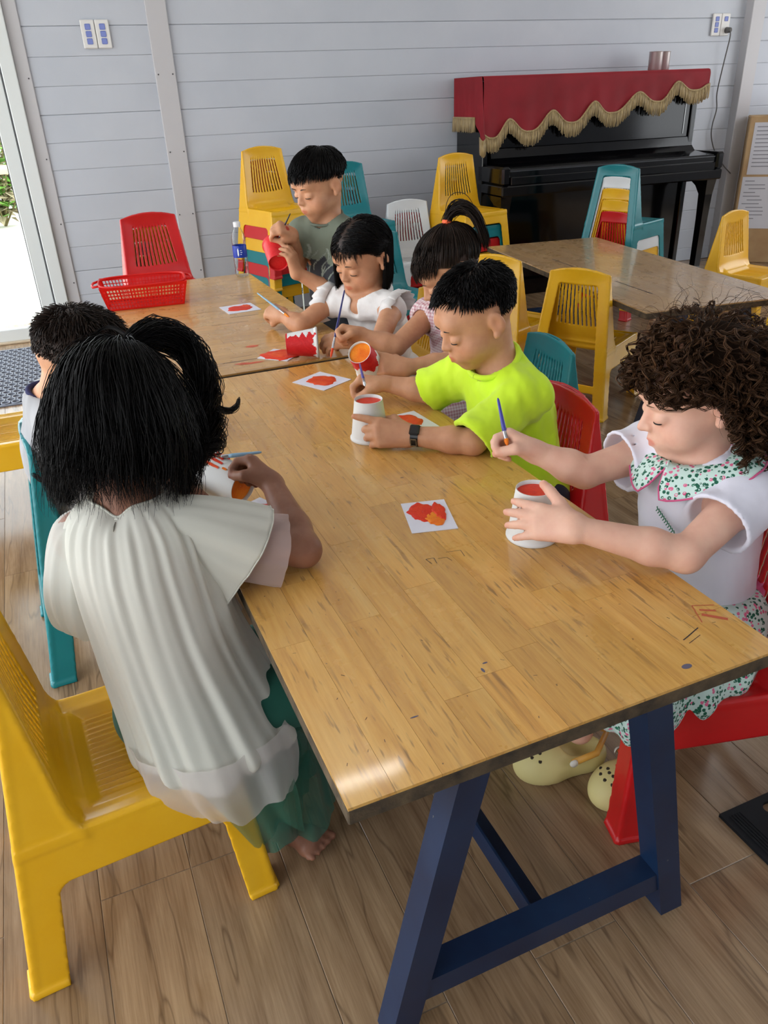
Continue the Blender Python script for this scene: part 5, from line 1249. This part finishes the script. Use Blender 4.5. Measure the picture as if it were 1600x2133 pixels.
# ---------------------------------------------------------------- girl with ponytail
def pony():
    sp = dict(H=A(1.062, 2.022, .752), R=head_frame(168, 34, 0), s=1.05, neck=A(1.104, 2.03, .640), pel=A(1.15, 2.09, .335), shL=A(1.090, 1.915, .598), shR=A(1.045, 2.115, .600), hl=lambda d: hl_std(d, .34, -.1, -.5), haircol=(.06, .05, .05),
              arms=[(A(1.045, 2.115, .600), A(.885, 2.015, .552), A(.792, 2.062, .588), A(-.90, .25, .20), A(-.10, .75, .60), 1, 'grip'),
                    (A(1.090, 1.915, .598), A(.940, 1.800, .552), A(.812, 1.800, .560), A(-.86, .42, .20), A(-.25, -.72, .62), -1, 'point')])
    sit(sp, (-1, -.1), .2)
    o = child('p', 'girl with high ponytail and fringe in pink checked dress', sp, MT(SK_T), 1.0, .0041); R = torso_frame(sp)
    m = NT('pink_gingham'); v = m.coord(); ck = []
    for d_ in ('X', 'Y', 'Z'):
        w = m.new('ShaderNodeTexWave', wave_type='BANDS', bands_direction=d_); w.inputs['Scale'].default_value = 34; m.lk(v, w.inputs[0]); ck.append(m.ramp(w.outputs['Fac'], [(.45, 0.0), (.55, 1.0)]))
    s_ = m.math('MULTIPLY', m.math('ADD', m.math('ADD', ck[0], ck[1]), ck[2]), .33); m.set(col=m.ramp(s_, [(.0, srgb(236, 224, 226)), (1, srgb(188, 128, 138))]), rough=.85); gm = m.mat
    tee(o, 'checked_dress', sp, gm, .013, .16, (.042, .044), .054, None, -.10, .0045, .0035, 5)
    F = fieldbox(sp['hips']+sp['knees'], .12, .005); add_legs(F, sp, .025, False); v, f = F.nets(); link(bpy.data.objects.new('dress_skirt', np_mesh('dress_skirt', v, f, gm)), o)
    # hair gathered to the tie
    H, Rr, s = sp['H'], sp['R'], sp['s']; r = np.random.RandomState(3); tie = nv(A(-.50, -.05, .86)); n = 1700; d = scalp_roots(n, 41, lambda q: sp['hl'](q)); m_ = 11; t = np.linspace(0, 1, m_)
    dd = d[:, None]*(1-t[None, :, None])+tie*t[None, :, None]; dd /= np.linalg.norm(dd, axis=2, keepdims=True); off = (1+r.uniform(.02, .07, n)[:, None]*np.sin(np.pi*np.clip(t*1.1, 0, 1))[None]+.06*t[None])
    p = SK_C+dd*SK_R*off[..., None]; p += r.normal(0, .0012, (n, 1, 3)); add_strands(o, 'hair', H+(p*s)@Rr.T, .0013, DBR, 3)
    n = 420; tp = SK_C+tie*SK_R*1.12; base = tp+r.normal(0, .0045, (n, 3)); wd = lambda *v_: Rr.T@A(*v_); pts = [base]; dv = nv(tie)+wd(.35, -.18, .1)+r.normal(0, .10, (n, 3)); q = base
    for i in range(15):
        dv = dv*.70+wd(.10, -.06, -.42)*(.3+.06*i)+r.normal(0, .02, (n, 3)); dv /= np.linalg.norm(dv, axis=1, keepdims=True); q = q+dv*.0118*r.uniform(.9, 1.1, (n, 1)); kk = np.linalg.norm((q-SK_C)/SK_R, axis=1, keepdims=True); q = np.where(kk < 1.12, SK_C+(q-SK_C)*1.12/kk, q); pts.append(q)
    add_strands(o, 'ponytail', H+(np.stack(pts, 1)*s)@Rr.T, .0012, DBR, 4)
    d = scalp_roots(420, 43, lambda q: (q[:, 0] > .25) & (q[:, 2] > .35) & (q[:, 2] < .75)); fp = grow(d, H, Rr, s, r.uniform(.045, .072, 420), 10, lambda p_, d_: np.stack([np.full(len(p_), .8), d_[:, 1]*.3, np.full(len(p_), -.35)], 1), .12, .75, r.uniform(.03, .10, 420), .3, .06, 4, None, None, None, .45); add_strands(o, 'fringe', fp, .0009, DBR, 5)
    tc = H+Rr@(tp*s); M = quat_to(Rr@tie); M.translation = Vector(tc)
    MB().lathe([(.0085, -.008), (.0125, -.006), (.0135, 0), (.0125, .006), (.0085, .008)], 18, M).build('hair_tie', simple('orange_elastic', srgb(250, 104, 56), .6), o, True)
    M.translation = Vector(tc-Rr@tie*.013); MB().lathe([(.009, -.006), (.0135, -.004), (.014, 0), (.0125, .005)], 18, M).build('hair_tie', simple('yellow_elastic', srgb(232, 206, 60), .6), o, True)
pony()
# ---------------------------------------------------------------- girl in the white lace dress
def lace():
    sp = dict(H=A(.945, 2.398, .747), R=head_frame(199, 24, -2), s=1.05, neck=A(.962, 2.396, .630), pel=A(1.06, 2.475, .335), shL=A(.985, 2.268, .592), shR=A(.858, 2.470, .594), hl=lambda d: hl_std(d, .38, -.25, -.6), haircol=HB,
              arms=[(A(.858, 2.470, .594), A(.722, 2.412, .546), A(.683, 2.490, .568), A(-.42, .88, .12), A(-.62, -.15, .76), 1, 'grip'),
                    (A(.985, 2.268, .592), A(.862, 2.085, .550), A(.782, 2.110, .560), A(-.90, .38, .02), A(.10, -.55, .82), -1, 'cup')])
    sit(sp, (-.95, -.3), .2)
    o = child('w', 'girl with black bob in white lace dress holding a pale blue brush', sp, MT(SK_T), 1.0, .0040); R = torso_frame(sp)
    wm = cloth_mat('white_cotton_lace', srgb(226, 222, 220), srgb(238, 236, 234), 30, .85, 300, .5)
    tee(o, 'white_dress', sp, wm, .009, .12, (.038, .040), .062, None, -.10, .0042, .0062, 12, False, .07)
    F = fieldbox(sp['hips']+sp['knees'], .12, .005); add_legs(F, sp, .025, False); v, f = F.nets(); link(bpy.data.objects.new('dress_skirt', np_mesh('dress_skirt', v, f, wm)), o)
    for sh, sg in ((sp['shL'], 1), (sp['shR'], -1)):
        rows = []; n = 110
        for k in range(n+1):
            a = math.pi*(-.22+1.44*k/n); up = math.sin(a); ff = math.cos(a); base = sh+R[:, 0]*ff*.062+R[:, 2]*(up*.054-.004)-R[:, 1]*sg*.012
            wv = .006*math.sin(k*.62); sc = .003*abs(math.sin(k*.5))
            rows.append([tuple(base), tuple(base+R[:, 1]*sg*(.024)+R[:, 0]*(ff*.014+wv*.5)+R[:, 2]*(.010*up)), tuple(base+R[:, 1]*sg*(.046+sc)+R[:, 0]*(ff*.020+wv)+R[:, 2]*(.002*up+wv*.4))])
        MB().grid(rows).build('lace_ruffle', wm, o, True).modifiers.new('thick', 'SOLIDIFY').thickness = .0015
    rows = []
    for k in range(61):
        a = 2*math.pi*k/60; ca, sa = math.cos(a), math.sin(a); c0 = sp['neck']+R[:, 2]*.004+R[:, 0]*.008; wv = .003*math.sin(k*1.9)
        rows.append([tuple(c0+R[:, 0]*rr_*ca*1.05+R[:, 1]*rr_*sa*1.14+R[:, 2]*(.012-.016*(ca+.3*abs(sa))-q*.016+wv*q-max(0, ca)**3*.02)) for rr_, q in ((.054, 0), (.064, .4), (.074+.003*abs(math.sin(k*.9)), 1))])
    MB().grid(rows).build('lace_collar', wm, o, True).modifiers.new('thick', 'SOLIDIFY').thickness = .0015
    # necklace
    tube_loop(o, 'necklace', [p-R[:, 2]*.002 for p in neckline(sp, .047, .012, .006, 36, .022)], .0009, simple('silver_chain', srgb(190, 186, 180), .25, metal=1.0), 5)
    n = 2600; d = scalp_roots(n, 51, sp['hl']); r = np.random.RandomState(6)
    p = bob(sp, d, r, np.where(d[:, 1] > .02, 98, 46), .125, (.03, .16))
    df = scalp_roots(150, 53, lambda q: (q[:, 0] > .45) & (q[:, 2] > .36) & (q[:, 2] < .6)); fp = grow(df, sp['H'], sp['R'], sp['s'], r.uniform(.03, .055, 150), 8, lambda p_, d_: np.stack([np.full(len(p_), .3), d_[:, 1]*.6-.2, np.full(len(p_), -.8)], 1), .1, .7, r.uniform(.03, .06, 150), .2, .04, 9, None, None, None, .5); add_strands(o, 'fringe', fp, .0007, BLK, 8)
    add_strands(o, 'hair', p, .00115, BLK, 6)
    ear = sp['H']+sp['R']@(A(-.002, .083, -.042)*sp['s']); MB().lathe([(0, .003), (.003, 0), (0, -.003)], 8, Matrix.Translation(tuple(ear))).build('earring', simple('pearl', srgb(230, 222, 200), .3), o, True)
lace()
# ---------------------------------------------------------------- standing boy
def standing():
    sp = dict(H=A(.884, 2.600, .950), R=head_frame(196, 20, 0), s=.98, neck=A(.912, 2.612, .828), pel=A(.955, 2.66, .50), shL=A(.962, 2.515, .785), shR=A(.838, 2.668, .785), hl=lambda d: hl_std(d, .36, .05, -.35), haircol=HB, bulk=.98,
              arms=[(A(.838, 2.668, .785), A(.800, 2.640, .690), A(.770, 2.575, .800), A(-.55, -.15, .35), A(-.25, -.55, .78), 1, 'grip'),
                    (A(.962, 2.515, .785), A(.875, 2.500, .612), A(.757, 2.518, .690), A(-.18, .12, .97), A(.72, -.66, .05), -1, 'cup')],
              paint=[(A(.745, 2.565, .815), A(.75, .15, .14), .016)])
    sp['hips'] = [A(.975, 2.615, .50), A(.935, 2.705, .50)]; sp['knees'] = [A(.965, 2.61, .27), A(.935, 2.71, .27)]; sp['ankles'] = [A(.975, 2.61, .06), A(.945, 2.715, .06)]; sp['feet'] = [A(-.9, -.3, 0)]*2
    o = child('b', 'standing boy in grey-green printed T-shirt holding a red cup', sp, MT(SK_T), 1.0, .0040); R = torso_frame(sp)
    m = NT('grey_green_print'); v = m.coord(); at = m.new('ShaderNodeAttribute'); at.attribute_name = 'tint'; m.set(col=at.outputs['Color'], rough=.85); m.bump(m.noise(v, 800, 2), .12, .0006)
    def colr(v, q):
        z = q[:, 2]; c = np.tile(A(*srgb(112, 120, 104)[:3]), (len(v), 1)); dk = A(*srgb(44, 46, 52)[:3]); lt = A(*srgb(150, 158, 146)[:3])
        w = wob(v, 45, 2)*.03; e = (z < .245+w) & (np.abs(q[:, 1]) < .095+w) & (q[:, 0] > .0); c[e] = dk
        ln = (np.abs(q[:, 1]+.02*np.sin(z*45)-.02) < .004) & (z < .27) & (z > .06) & (q[:, 0] > 0); c[ln] = lt
        ln = (np.abs(q[:, 1]+.05+.015*np.sin(z*38+1)) < .004) & (z < .28) & (z > .10) & (q[:, 0] > 0); c[ln] = lt
        wv = np.abs(np.sin(q[:, 1]*90+3*np.sin(z*40))) < .22; e2 = wv & (z > .19) & (z < .26) & (q[:, 0] > 0); c[e2] = lt*.8
        return c
    tee(o, 'printed_shirt', sp, m.mat, .011, (.8, .85), (.046, .054), .050, None, -.07, .0042, .0032, 15, True, 0, colr)
    tube_loop(o, 'collar_band', neckline(sp, .0535, .012, .004), .0045, simple('collar_grey', srgb(104, 112, 98), .85), 8)
    # pale side strip with the number 2
    c0 = sp['pel']+(sp['neck']-sp['pel'])*.30+R[:, 0]*.070-R[:, 1]*.078
    nn = nv(R[:, 0]*.70-R[:, 1]*.75); tt = nv(np.cross(A(0, 0, 1.), nn)); fb = MB(); seg = [((-1, 2), (1, 2)), ((1, 2), (1, 0)), ((1, 0), (-1, 0)), ((-1, 0), (-1, -2)), ((-1, -2), (1, -2))]
    st = MB(); rows = []
    for k in range(7): rows.append([tuple(c0+tt*x+A(0, 0, .065-.022*k)+nn*(.0215-.25*x*x)) for x in (-.014, -.005, .005, .014)])
    st.grid(rows).build('side_strip', simple('pale_print', srgb(176, 184, 176), .85), o, True)
    for (xa, za), (xb, zb) in seg:
        pa = c0+tt*(xa*.0045)+A(0, 0, .004*za+.012)+nn*.0225; pb = c0+tt*(xb*.0045)+A(0, 0, .004*zb+.012)+nn*.0225; fb.tube([tuple(pa), tuple(pb)], .0014, 6)
    fb.build('shirt_number', simple('number_ink', srgb(60, 66, 66), .85), o)
    F = fieldbox(sp['hips']+sp['knees'], .09, .005); add_legs(F, sp, .012, False); v, f = F.nets(); link(bpy.data.objects.new('shorts', np_mesh('shorts', v, f, cloth_mat('dark_shorts_b', srgb(44, 46, 54), None))), o)
    short_hair(o, sp, BLK, 3200, .060, .007, 61, .22, (.03, .11), .0012, (-.045, 0, .105), .5, .06, .05, .5)
standing()
# ---------------------------------------------------------------- boy beside the girl in front
def left_boy():
    sp = dict(H=A(.032, 1.700, .722), R=head_frame(4, 32, 0), s=1.05, neck=A(-.043, 1.757, .635), pel=A(-.045, 1.80, .335), shL=A(-.045, 1.860, .600), shR=A(-.040, 1.655, .596), hl=lambda d: hl_std(d, .34, .0, -.42), haircol=(.07, .065, .065),
              arms=[(A(-.040, 1.655, .596), A(.085, 1.600, .545), A(.20, 1.66, .545), A(.9, .3, 0), A(0, 0, 1), 1, 'rest'), (A(-.045, 1.860, .600), A(.10, 1.90, .545), A(.22, 1.82, .545), A(.8, -.5, 0), A(0, 0, 1), -1, 'rest')])
    sit(sp, (1, 0), .2)
    o = child('l', 'boy in pale shirt with navy collar hidden behind the dark-haired girl', sp, MT(SK_T), 1.0, .0044)
    tee(o, 'pale_shirt', sp, cloth_mat('pale_grey_jersey', srgb(160, 160, 163), srgb(170, 170, 172), 10, .85), .014, .6, (.048, .058), .049, None, -.06, .0044, .0045, 18)
    tube_loop(o, 'navy_collar', neckline(sp, .0535, .014, .002), .0062, simple('navy_rib', srgb(38, 40, 84), .85), 8)
    F = fieldbox(sp['hips']+sp['knees'], .09, .005); add_legs(F, sp, .012, False); v, f = F.nets(); link(bpy.data.objects.new('shorts', np_mesh('shorts', v, f, cloth_mat('navy_shorts', srgb(40, 44, 70), None))), o)
    short_hair(o, sp, DBR, 3200, .034, .010, 71, .10, (.05, .15), .0010, (-.06, 0, .10), 1.0, .03, .14, .25)
left_boy()
# ---------------------------------------------------------------- girl in the sheer blouse, seen from behind
def organza(name, col, trans=.12, tl=.35):
    m = NT(name); v = m.coord(); m.set(col=col, rough=.6, spec=.3, sheen=.3)
    t1 = m.new('ShaderNodeBsdfTranslucent'); t1.inputs[0].default_value = col; t2 = m.new('ShaderNodeBsdfTransparent'); t2.inputs[0].default_value = (1, 1, 1, 1)
    a = m.new('ShaderNodeMixShader'); a.inputs[0].default_value = tl; b = m.new('ShaderNodeMixShader'); b.inputs[0].default_value = trans
    m.bump(m.noise(v, 700, 2), .1, .0004)
    m.lk(m.b.outputs[0], a.inputs[1]); m.lk(t1.outputs[0], a.inputs[2]); m.lk(a.outputs[0], b.inputs[1]); m.lk(t2.outputs[0], b.inputs[2]); m.lk(b.outputs[0], m.out.inputs[0]); return m.mat
def lerp_keys(keys, t):
    """smooth (Catmull-Rom like) interpolation of centre and radii"""
    T = [k[0] for k in keys]; n = len(keys); i = max(0, min(n-2, sum(1 for x in T[1:-1] if x <= t))); u = (t-T[i])/(T[i+1]-T[i]); out = []
    for c in range(1, len(keys[0])):
        P = [np.asarray(keys[max(0, min(n-1, i+j))][c], float) for j in (-1, 0, 1, 2)]; X = [T[max(0, min(n-1, i+j))] for j in (-1, 0, 1, 2)]; h = X[2]-X[1]
        m0 = (P[2]-P[0])/max(X[2]-X[0], 1e-6)*h; m1 = (P[3]-P[1])/max(X[3]-X[1], 1e-6)*h
        out.append((2*u**3-3*u*u+1)*P[1]+(u**3-2*u*u+u)*m0+(-2*u**3+3*u*u)*P[2]+(u**3-u*u)*m1)
    return out
def cone_cloth(root, name, keys, X, Y, mat, n=96, m=26, folds=(7, .06), seed=0, tmin=0.0, th=.0008, wavy=.0, shear=None):
    """keys: (t, centre, rx, ry); open tube of cloth with running folds"""
    rows = []; r = random.Random(seed); p1, p2, p3 = (r.uniform(0, 6.28) for _ in range(3))
    for i in range(m+1):
        t = i/m; c, rx, ry = lerp_keys(keys, t); row = []
        ax = None
        for k in range(n):
            a = 2*math.pi*k/n; f = folds[1]*(tmin+(1-tmin)*t)*(math.sin(folds[0]*a+p1+1.2*math.sin(t*2+p2))+.5*math.sin((folds[0]*1.7+1)*a+p2+t*1.5)+.35*math.sin((folds[0]*3)*a+p3))
            row.append(tuple(c+X*rx*(1+f)*math.cos(a)+Y*ry*(1+f)*math.sin(a)+A(0, 0, wavy*t*math.sin(folds[0]*a+p3))+(shear*t*t*(1-math.cos(a))*.5 if shear is not None else 0)))
        rows.append(row)
    o = MB().grid(rows, 0, True).build(name, mat, root, True)
    if th: o.modifiers.new('thick', 'SOLIDIFY').thickness = th
    return o, rows
def front_girl():
    sp = dict(H=A(.060, 1.180, .786), R=head_frame(64, 30, 0), s=.96, neck=A(.040, 1.112, .664), pel=A(.050, 1.020, .340), shR=A(.112, 1.075, .604), shL=A(-.035, 1.150, .606), hl=lambda d: hl_std(d, .36, -.25, -.62), haircol=HB,
              arms=[(A(.112, 1.075, .604), A(.288, 1.052, .548), A(.288, 1.222, .596), A(-.30, .84, .36), A(.78, .05, .58), 1, 'grip'),
                    (A(-.035, 1.150, .606), A(.035, 1.285, .552), A(.118, 1.332, .575), A(.86, .18, .16), A(-.15, .72, .62), -1, 'cup')],
              paint=[(A(.205, 1.310, .600), A(.75, .15, .12), .010)])
    sp['hips'] = [A(.03, 1.07, .325), A(.06, .965, .325)]; sp['knees'] = [A(.235, 1.10, .325), A(.235, .985, .325)]; sp['ankles'] = [A(.20, 1.12, .065), A(.150, .992, .062)]; sp['feet'] = [A(.8, -.2, 0), A(.45, -.42, 0)]
    o = child('g', 'dark-haired girl in sheer white blouse seen from behind, painting a cup', sp, MT(SK_B), 1.0, .0038); R = torso_frame(sp)
    cream = organza('cream_organza', srgb(232, 231, 220), .06, .30); sheer = organza('sheer_organza', srgb(236, 230, 228), .45, .4); lining = cloth_mat('cream_lining', srgb(222, 221, 210), None, 8, .8)
    F_, L_ = R[:, 0], R[:, 1]
    fh = nv(A(F_[0], F_[1], 0)); lh = A(-fh[1], fh[0], 0)
    # bodice: gathered at the neckline, widening to a bubble hem
    keys = [(0, A(.042, 1.114, .684), .050, .058), (.05, A(.040, 1.108, .668), .064, .080), (.13, A(.040, 1.098, .638), .080, .100), (.24, A(.042, 1.080, .588), .094, .108), (.5, A(.055, 1.050, .48), .106, .112), (.8, A(.084, 1.010, .355), .130, .126), (.93, A(.095, .996, .305), .138, .132), (1.0, A(.097, .992, .285), .126, .118)]
    rows = []; n = 240; m = 48
    for i in range(m+1):
        t = i/m; c, rx, ry = lerp_keys(keys, t); row = []
        for k in range(n):
            a = 2*math.pi*k/n; g = math.exp(-t*5); f = (.034*g+.006)*(math.sin(25*a+.7*math.sin(3*a))+.5*math.sin(41*a+1.1))*(min(1, t*9))+(.008+.026*t)*(math.sin(11*a+.6+1.1*math.sin(t*2.4))+.55*math.sin(19*a+2.0*t+1.3)+.3*math.sin(31*a+.5))*min(1, t*3)
            f += .02*t*math.sin(4*a+1.0)
            dip = 0.0
            if t < .1: dip = .016*math.exp(-((a-math.pi)/.28)**2)*(1-t/.1)      # V at the back
            row.append(tuple(c+fh*float(rx)*(1+f)*math.cos(a)+lh*float(ry)*(1+f)*math.sin(a)-A(0, 0, 1)*dip+A(0, 0, .010*t*t*math.sin(5*a+.4))))
        rows.append(row)
    bo = MB().grid(rows, 0, True).build('blouse', cream, o, True)
    top = rows[0]; tube_loop(o, 'neck_binding', top[::2], .0019, cream)
    bp = A(*rows[2][n//2])
    sv = A(0, 0, 1); b = MB(); p0 = A(*rows[0][n//2]); b.lathe([(0, .003), (.004, .002), (.0042, -.001)], 12, Matrix.Translation(tuple(p0-fh*.003-sv*.004)) @ quat_to(tuple(-fh))); b.build('button', simple('cream_button', srgb(226, 224, 212), .4), o, True)
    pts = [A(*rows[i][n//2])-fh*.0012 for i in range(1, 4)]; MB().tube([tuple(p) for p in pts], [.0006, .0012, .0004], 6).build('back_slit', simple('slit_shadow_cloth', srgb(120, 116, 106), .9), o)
    # hanging sheer hem layer
    hk = [(0, A(.090, 1.000, .335), .137, .132), (.5, A(.100, .983, .275), .136, .130), (1, A(.114, .966, .225), .116, .108)]
    cone_cloth(o, 'sheer_hem', hk, fh, lh, sheer, 120, 14, (7, .06), 5, .4, 0, .012)
    # right sleeve: wide flutter over a longer sheer layer
    s0, e0 = sp['shR'], sp['arms'][0][1]; ax = nv(e0-s0); Y = nv(np.cross(ax, A(0, 0, 1))); Zz = np.cross(Y, ax)
    sk = [(0, s0-ax*.052+Zz*.016, .040, .044), (.25, s0-ax*.01+Zz*.010, .058, .054), (.6, s0+ax*.060-Zz*.010, .078, .066), (1, s0+ax*.122-Zz*.026, .088, .072)]
    _, rws = cone_cloth(o, 'flutter_sleeve', sk, Zz, Y, cream, 96, 22, (6, .05), 9, .1, .0006, 0, -ax*.075)
    tube_loop(o, 'sleeve_hem', rws[-1][::2], .0012, cream, 5)
    sk = [(0, s0+ax*.03, .054, .052), (.6, s0+ax*.105-Zz*.004, .056, .054), (1, s0+ax*.150-Zz*.006, .058, .056)]
    cone_cloth(o, 'under_sleeve', sk, Zz, Y, organza('pinkish_sheer', srgb(226, 206, 202), .40, .4), 72, 12, (5, .05), 12, .3, 0)
    sk = [(0, s0+ax*.06-Zz*.055+A(-.03, -.01, 0), .05, .05), (.5, s0+ax*.03-Zz*.085+A(-.01, -.02, 0), .055, .05), (1, s0+ax*.05-Zz*.125+A(-.0, -.02, 0), .05, .045)]
    cone_cloth(o, 'sleeve_drape', sk, fh, lh, sheer, 72, 12, (5, .12), 15, .4, 0, .01)
    # left puff sleeve
    s0 = sp['shL']; d = nv(A(-.10, -.10, -1)); X = nv(A(1, .2, 0)); Yv = nv(A(-.2, 1, 0))
    sk = [(0, s0+A(.030, -.012, .046), .030, .034), (.2, s0+A(.012, -.004, .026), .050, .052), (.5, s0+d*.055, .064, .066), (.8, s0+d*.125, .060, .062), (1, s0+d*.155, .036, .040)]
    cone_cloth(o, 'puff_sleeve', sk, X, Yv, organza('puff_organza', srgb(232, 232, 224), .22, .35), 84, 30, (7, .07), 19, .35, 0)
    # trousers: green with sheer flared legs
    gm = cloth_mat('green_trousers', srgb(28, 84, 72), srgb(36, 96, 80), 12, .8); F = fieldbox(sp['hips']+sp['knees'], .10, .004); F.ell(sp['pel']-A(0, 0, .01), A(.088, .108, .078), R); add_legs(F, sp, .014, False); v, f = F.nets(); link(bpy.data.objects.new('trousers', np_mesh('trousers', v, f, gm)), o)
    gs = organza('green_sheer', srgb(34, 104, 86), .28, .3)
    cone_cloth(o, 'trouser_flare', [(0, A(.165, .985, .35), .072, .066), (.4, A(.178, .980, .25), .078, .074), (1, A(.182, .972, .085), .092, .084)], A(1, 0, 0), A(0, 1, 0), gs, 84, 24, (6, .10), 23, .25, 0, .014)
    cone_cloth(o, 'trouser_flare', [(0, A(.20, 1.10, .34), .066, .06), (.4, A(.205, 1.11, .24), .07, .066), (1, A(.205, 1.12, .09), .085, .08)], A(1, 0, 0), A(0, 1, 0), gs, 72, 20, (6, .10), 29, .25, 0, .012)
    cone_cloth(o, 'green_overskirt', [(0, A(.095, .975, .30), .11, .10), (.5, A(.13, .955, .24), .09, .085), (1, A(.155, .945, .12), .060, .055)], A(1, 0, 0), A(0, 1, 0), organza('green_gauze', srgb(60, 140, 110), .55, .4), 84, 18, (5, .14), 31, .3, 0, .02)
    # hair
    H, Rr, s = sp['H'], sp['R'], sp['s']; r = np.random.RandomState(12)
    def comb(p, d_):
        sgn = np.where(p[:, 1] > 0, 1., -1.); return np.stack([np.full(len(p), -.25), sgn*.10*(np.abs(d_[:, 1])+.2), np.full(len(p), -.45)], 1)
    def keepback(p, i):
        x = np.where((p[:, 2] < .03) & (p[:, 0] > .03), .03+(p[:, 0]-.03)*.3, p[:, 0]); return np.stack([x, p[:, 1], p[:, 2]], 1)
    allp = []
    for vol, n, offs in ((1.0, 900, (.02, .12)), (1.05, 1600, (.02, .12)), (1.11, 1800, (.0, .12))):
        d = scalp_roots(n, int(vol*100), lambda q: sp['hl'](q) & (q[:, 2] > -.35)); top = np.clip(d[:, 2], 0, 1)
        L = (.115+.135*np.clip(d[:, 2]+.35, 0, 1.2))*r.uniform(.72, 1.15, n); cid = np.argmin(((d[:, None]-d[None, :90])**2).sum(-1), 1); ph = r.uniform(0, 6.28, (90, 3))[cid]+r.normal(0, .35, (n, 3))
        vv = vol if vol < 1.2 else vol
        p = grow(d, H, Rr, s, L, 11, comb, .30, .72, r.uniform(offs[0], offs[1], n), .25, .085, 5, ph, None, keepback, .10, vv)
        tt = np.linspace(0, 1, p.shape[1])[None, :, None]; rad_ = (p-H)-((p-H)@A(0, 0, 1.))[..., None]*A(0, 0, 1.); rad_ /= np.linalg.norm(rad_, axis=2, keepdims=True)+1e-9
        wv = np.stack([np.sin(ph[:, 0:1]+tt[..., 0]*9), np.sin(ph[:, 1:2]+tt[..., 0]*8), .5*np.sin(ph[:, 2:3]+tt[..., 0]*10)], -1); p = p+rad_*.022*tt**2.2+wv*.0075*tt**1.6
        allp.append(p)
    add_strands(o, 'hair', np.concatenate(allp), .00066, BLK, 14)
    F = fieldbox([H], .17, .004); F.ell(H+Rr@(A(-.022, 0, .018)*s), A(.092, .082, .086)*s, Rr); F.cone(H+Rr@(A(-.045, .03, -.05)*s), H+Rr@(A(-.035, -.03, -.06)*s), .044, .044, .05); F.ell(H+Rr@(A(.10, 0, -.07)*s), A(.07, .09, .10)*s, Rr, .01, 's')
    v, f = F.nets(); link(bpy.data.objects.new('hair_mass', np_mesh('hair_mass', v, f, simple('hair_shade_black', srgb(5, 5, 6), .95, spec=.05))), o)
    def lock(pts, rad, n, spread_end, seed, curl=0.0, per=.03, th=.0007):
        q = np.random.RandomState(seed); P = np.array(pts, float); T = np.linspace(0, len(P)-1, 20); i = np.clip(T.astype(int), 0, len(P)-2); u = (T-i)[:, None]
        p0, p1, p2, p3 = P[np.maximum(i-1, 0)], P[i], P[i+1], P[np.minimum(i+2, len(P)-1)]
        c = .5*((2*p1)+(-p0+p2)*u+(2*p0-5*p1+4*p2-p3)*u*u+(-p0+3*p1-3*p2+p3)*u**3)
        off = q.normal(0, 1, (n, 1, 3)); off /= np.linalg.norm(off, axis=2, keepdims=True); off *= q.uniform(.1, 1, (n, 1, 1))**.5*rad; env = np.interp(np.linspace(0, 1, 20), [0, .2, .7, 1], [.35, 1, .9, spread_end])[None, :, None]
        w = q.uniform(0, 6.28, (n, 1)); tt = np.linspace(0, 1, 20)[None]; wob_ = np.stack([np.sin(w+tt*14), np.cos(w*1.3+tt*12), np.sin(w*.7+tt*13)], -1)*curl*tt[..., None]
        return add_strands(o, 'hair_lock', c[None]+off*env+wob_, th, BLK, seed)
    lock([(.085, 1.225, .868), (.135, 1.245, .880), (.180, 1.250, .852), (.196, 1.225, .808), (.190, 1.205, .760), (.176, 1.185, .722)], .030, 380, .8, 41, .010, .03, .0009)
    lock([(.150, 1.19, .78), (.190, 1.20, .755), (.196, 1.19, .725), (.172, 1.172, .700), (.150, 1.165, .690)], .020, 260, .6, 42, .016)
    lock([(.170, 1.205, .79), (.196, 1.225, .770), (.215, 1.262, .738), (.238, 1.275, .722), (.258, 1.290, .722), (.268, 1.312, .728)], .0075, 60, .12, 43, .002)
    lock([(.165, 1.20, .785), (.195, 1.232, .775), (.215, 1.262, .768), (.226, 1.275, .770)], .004, 26, .2, 46, .001)
    lock([(-.01, 1.18, .725), (-.045, 1.19, .700), (-.070, 1.20, .692), (-.085, 1.215, .698)], .005, 34, .3, 44, .002)
    lock([(-.012, 1.17, .80), (-.034, 1.165, .745), (-.044, 1.15, .705), (-.040, 1.13, .68)], .014, 220, .7, 45, .008)
    lock([(.10, 1.26, .875), (.075, 1.30, .885), (.04, 1.30, .87), (.01, 1.26, .855)], .003, 24, .5, 47, .003, .03, .0005)
    M = quat_to((.5, .3, .3)); M.translation = Vector((.102, 1.236, .873)); MB().lathe([(.010, -.006), (.016, -.003), (.0165, .003), (.010, .006)], 16, M).build('hair_tie', simple('dark_elastic', srgb(40, 40, 48), .5), o, True)
    MB().lathe([(0, .006), (.0045, .0035), (.006, 0), (.0045, -.0035), (0, -.006)], 12, Matrix.Translation((.196, 1.214, .748))).build('hair_bead', simple('clear_bead', srgb(214, 216, 222), .1, spec=.8), o, True)
front_girl()
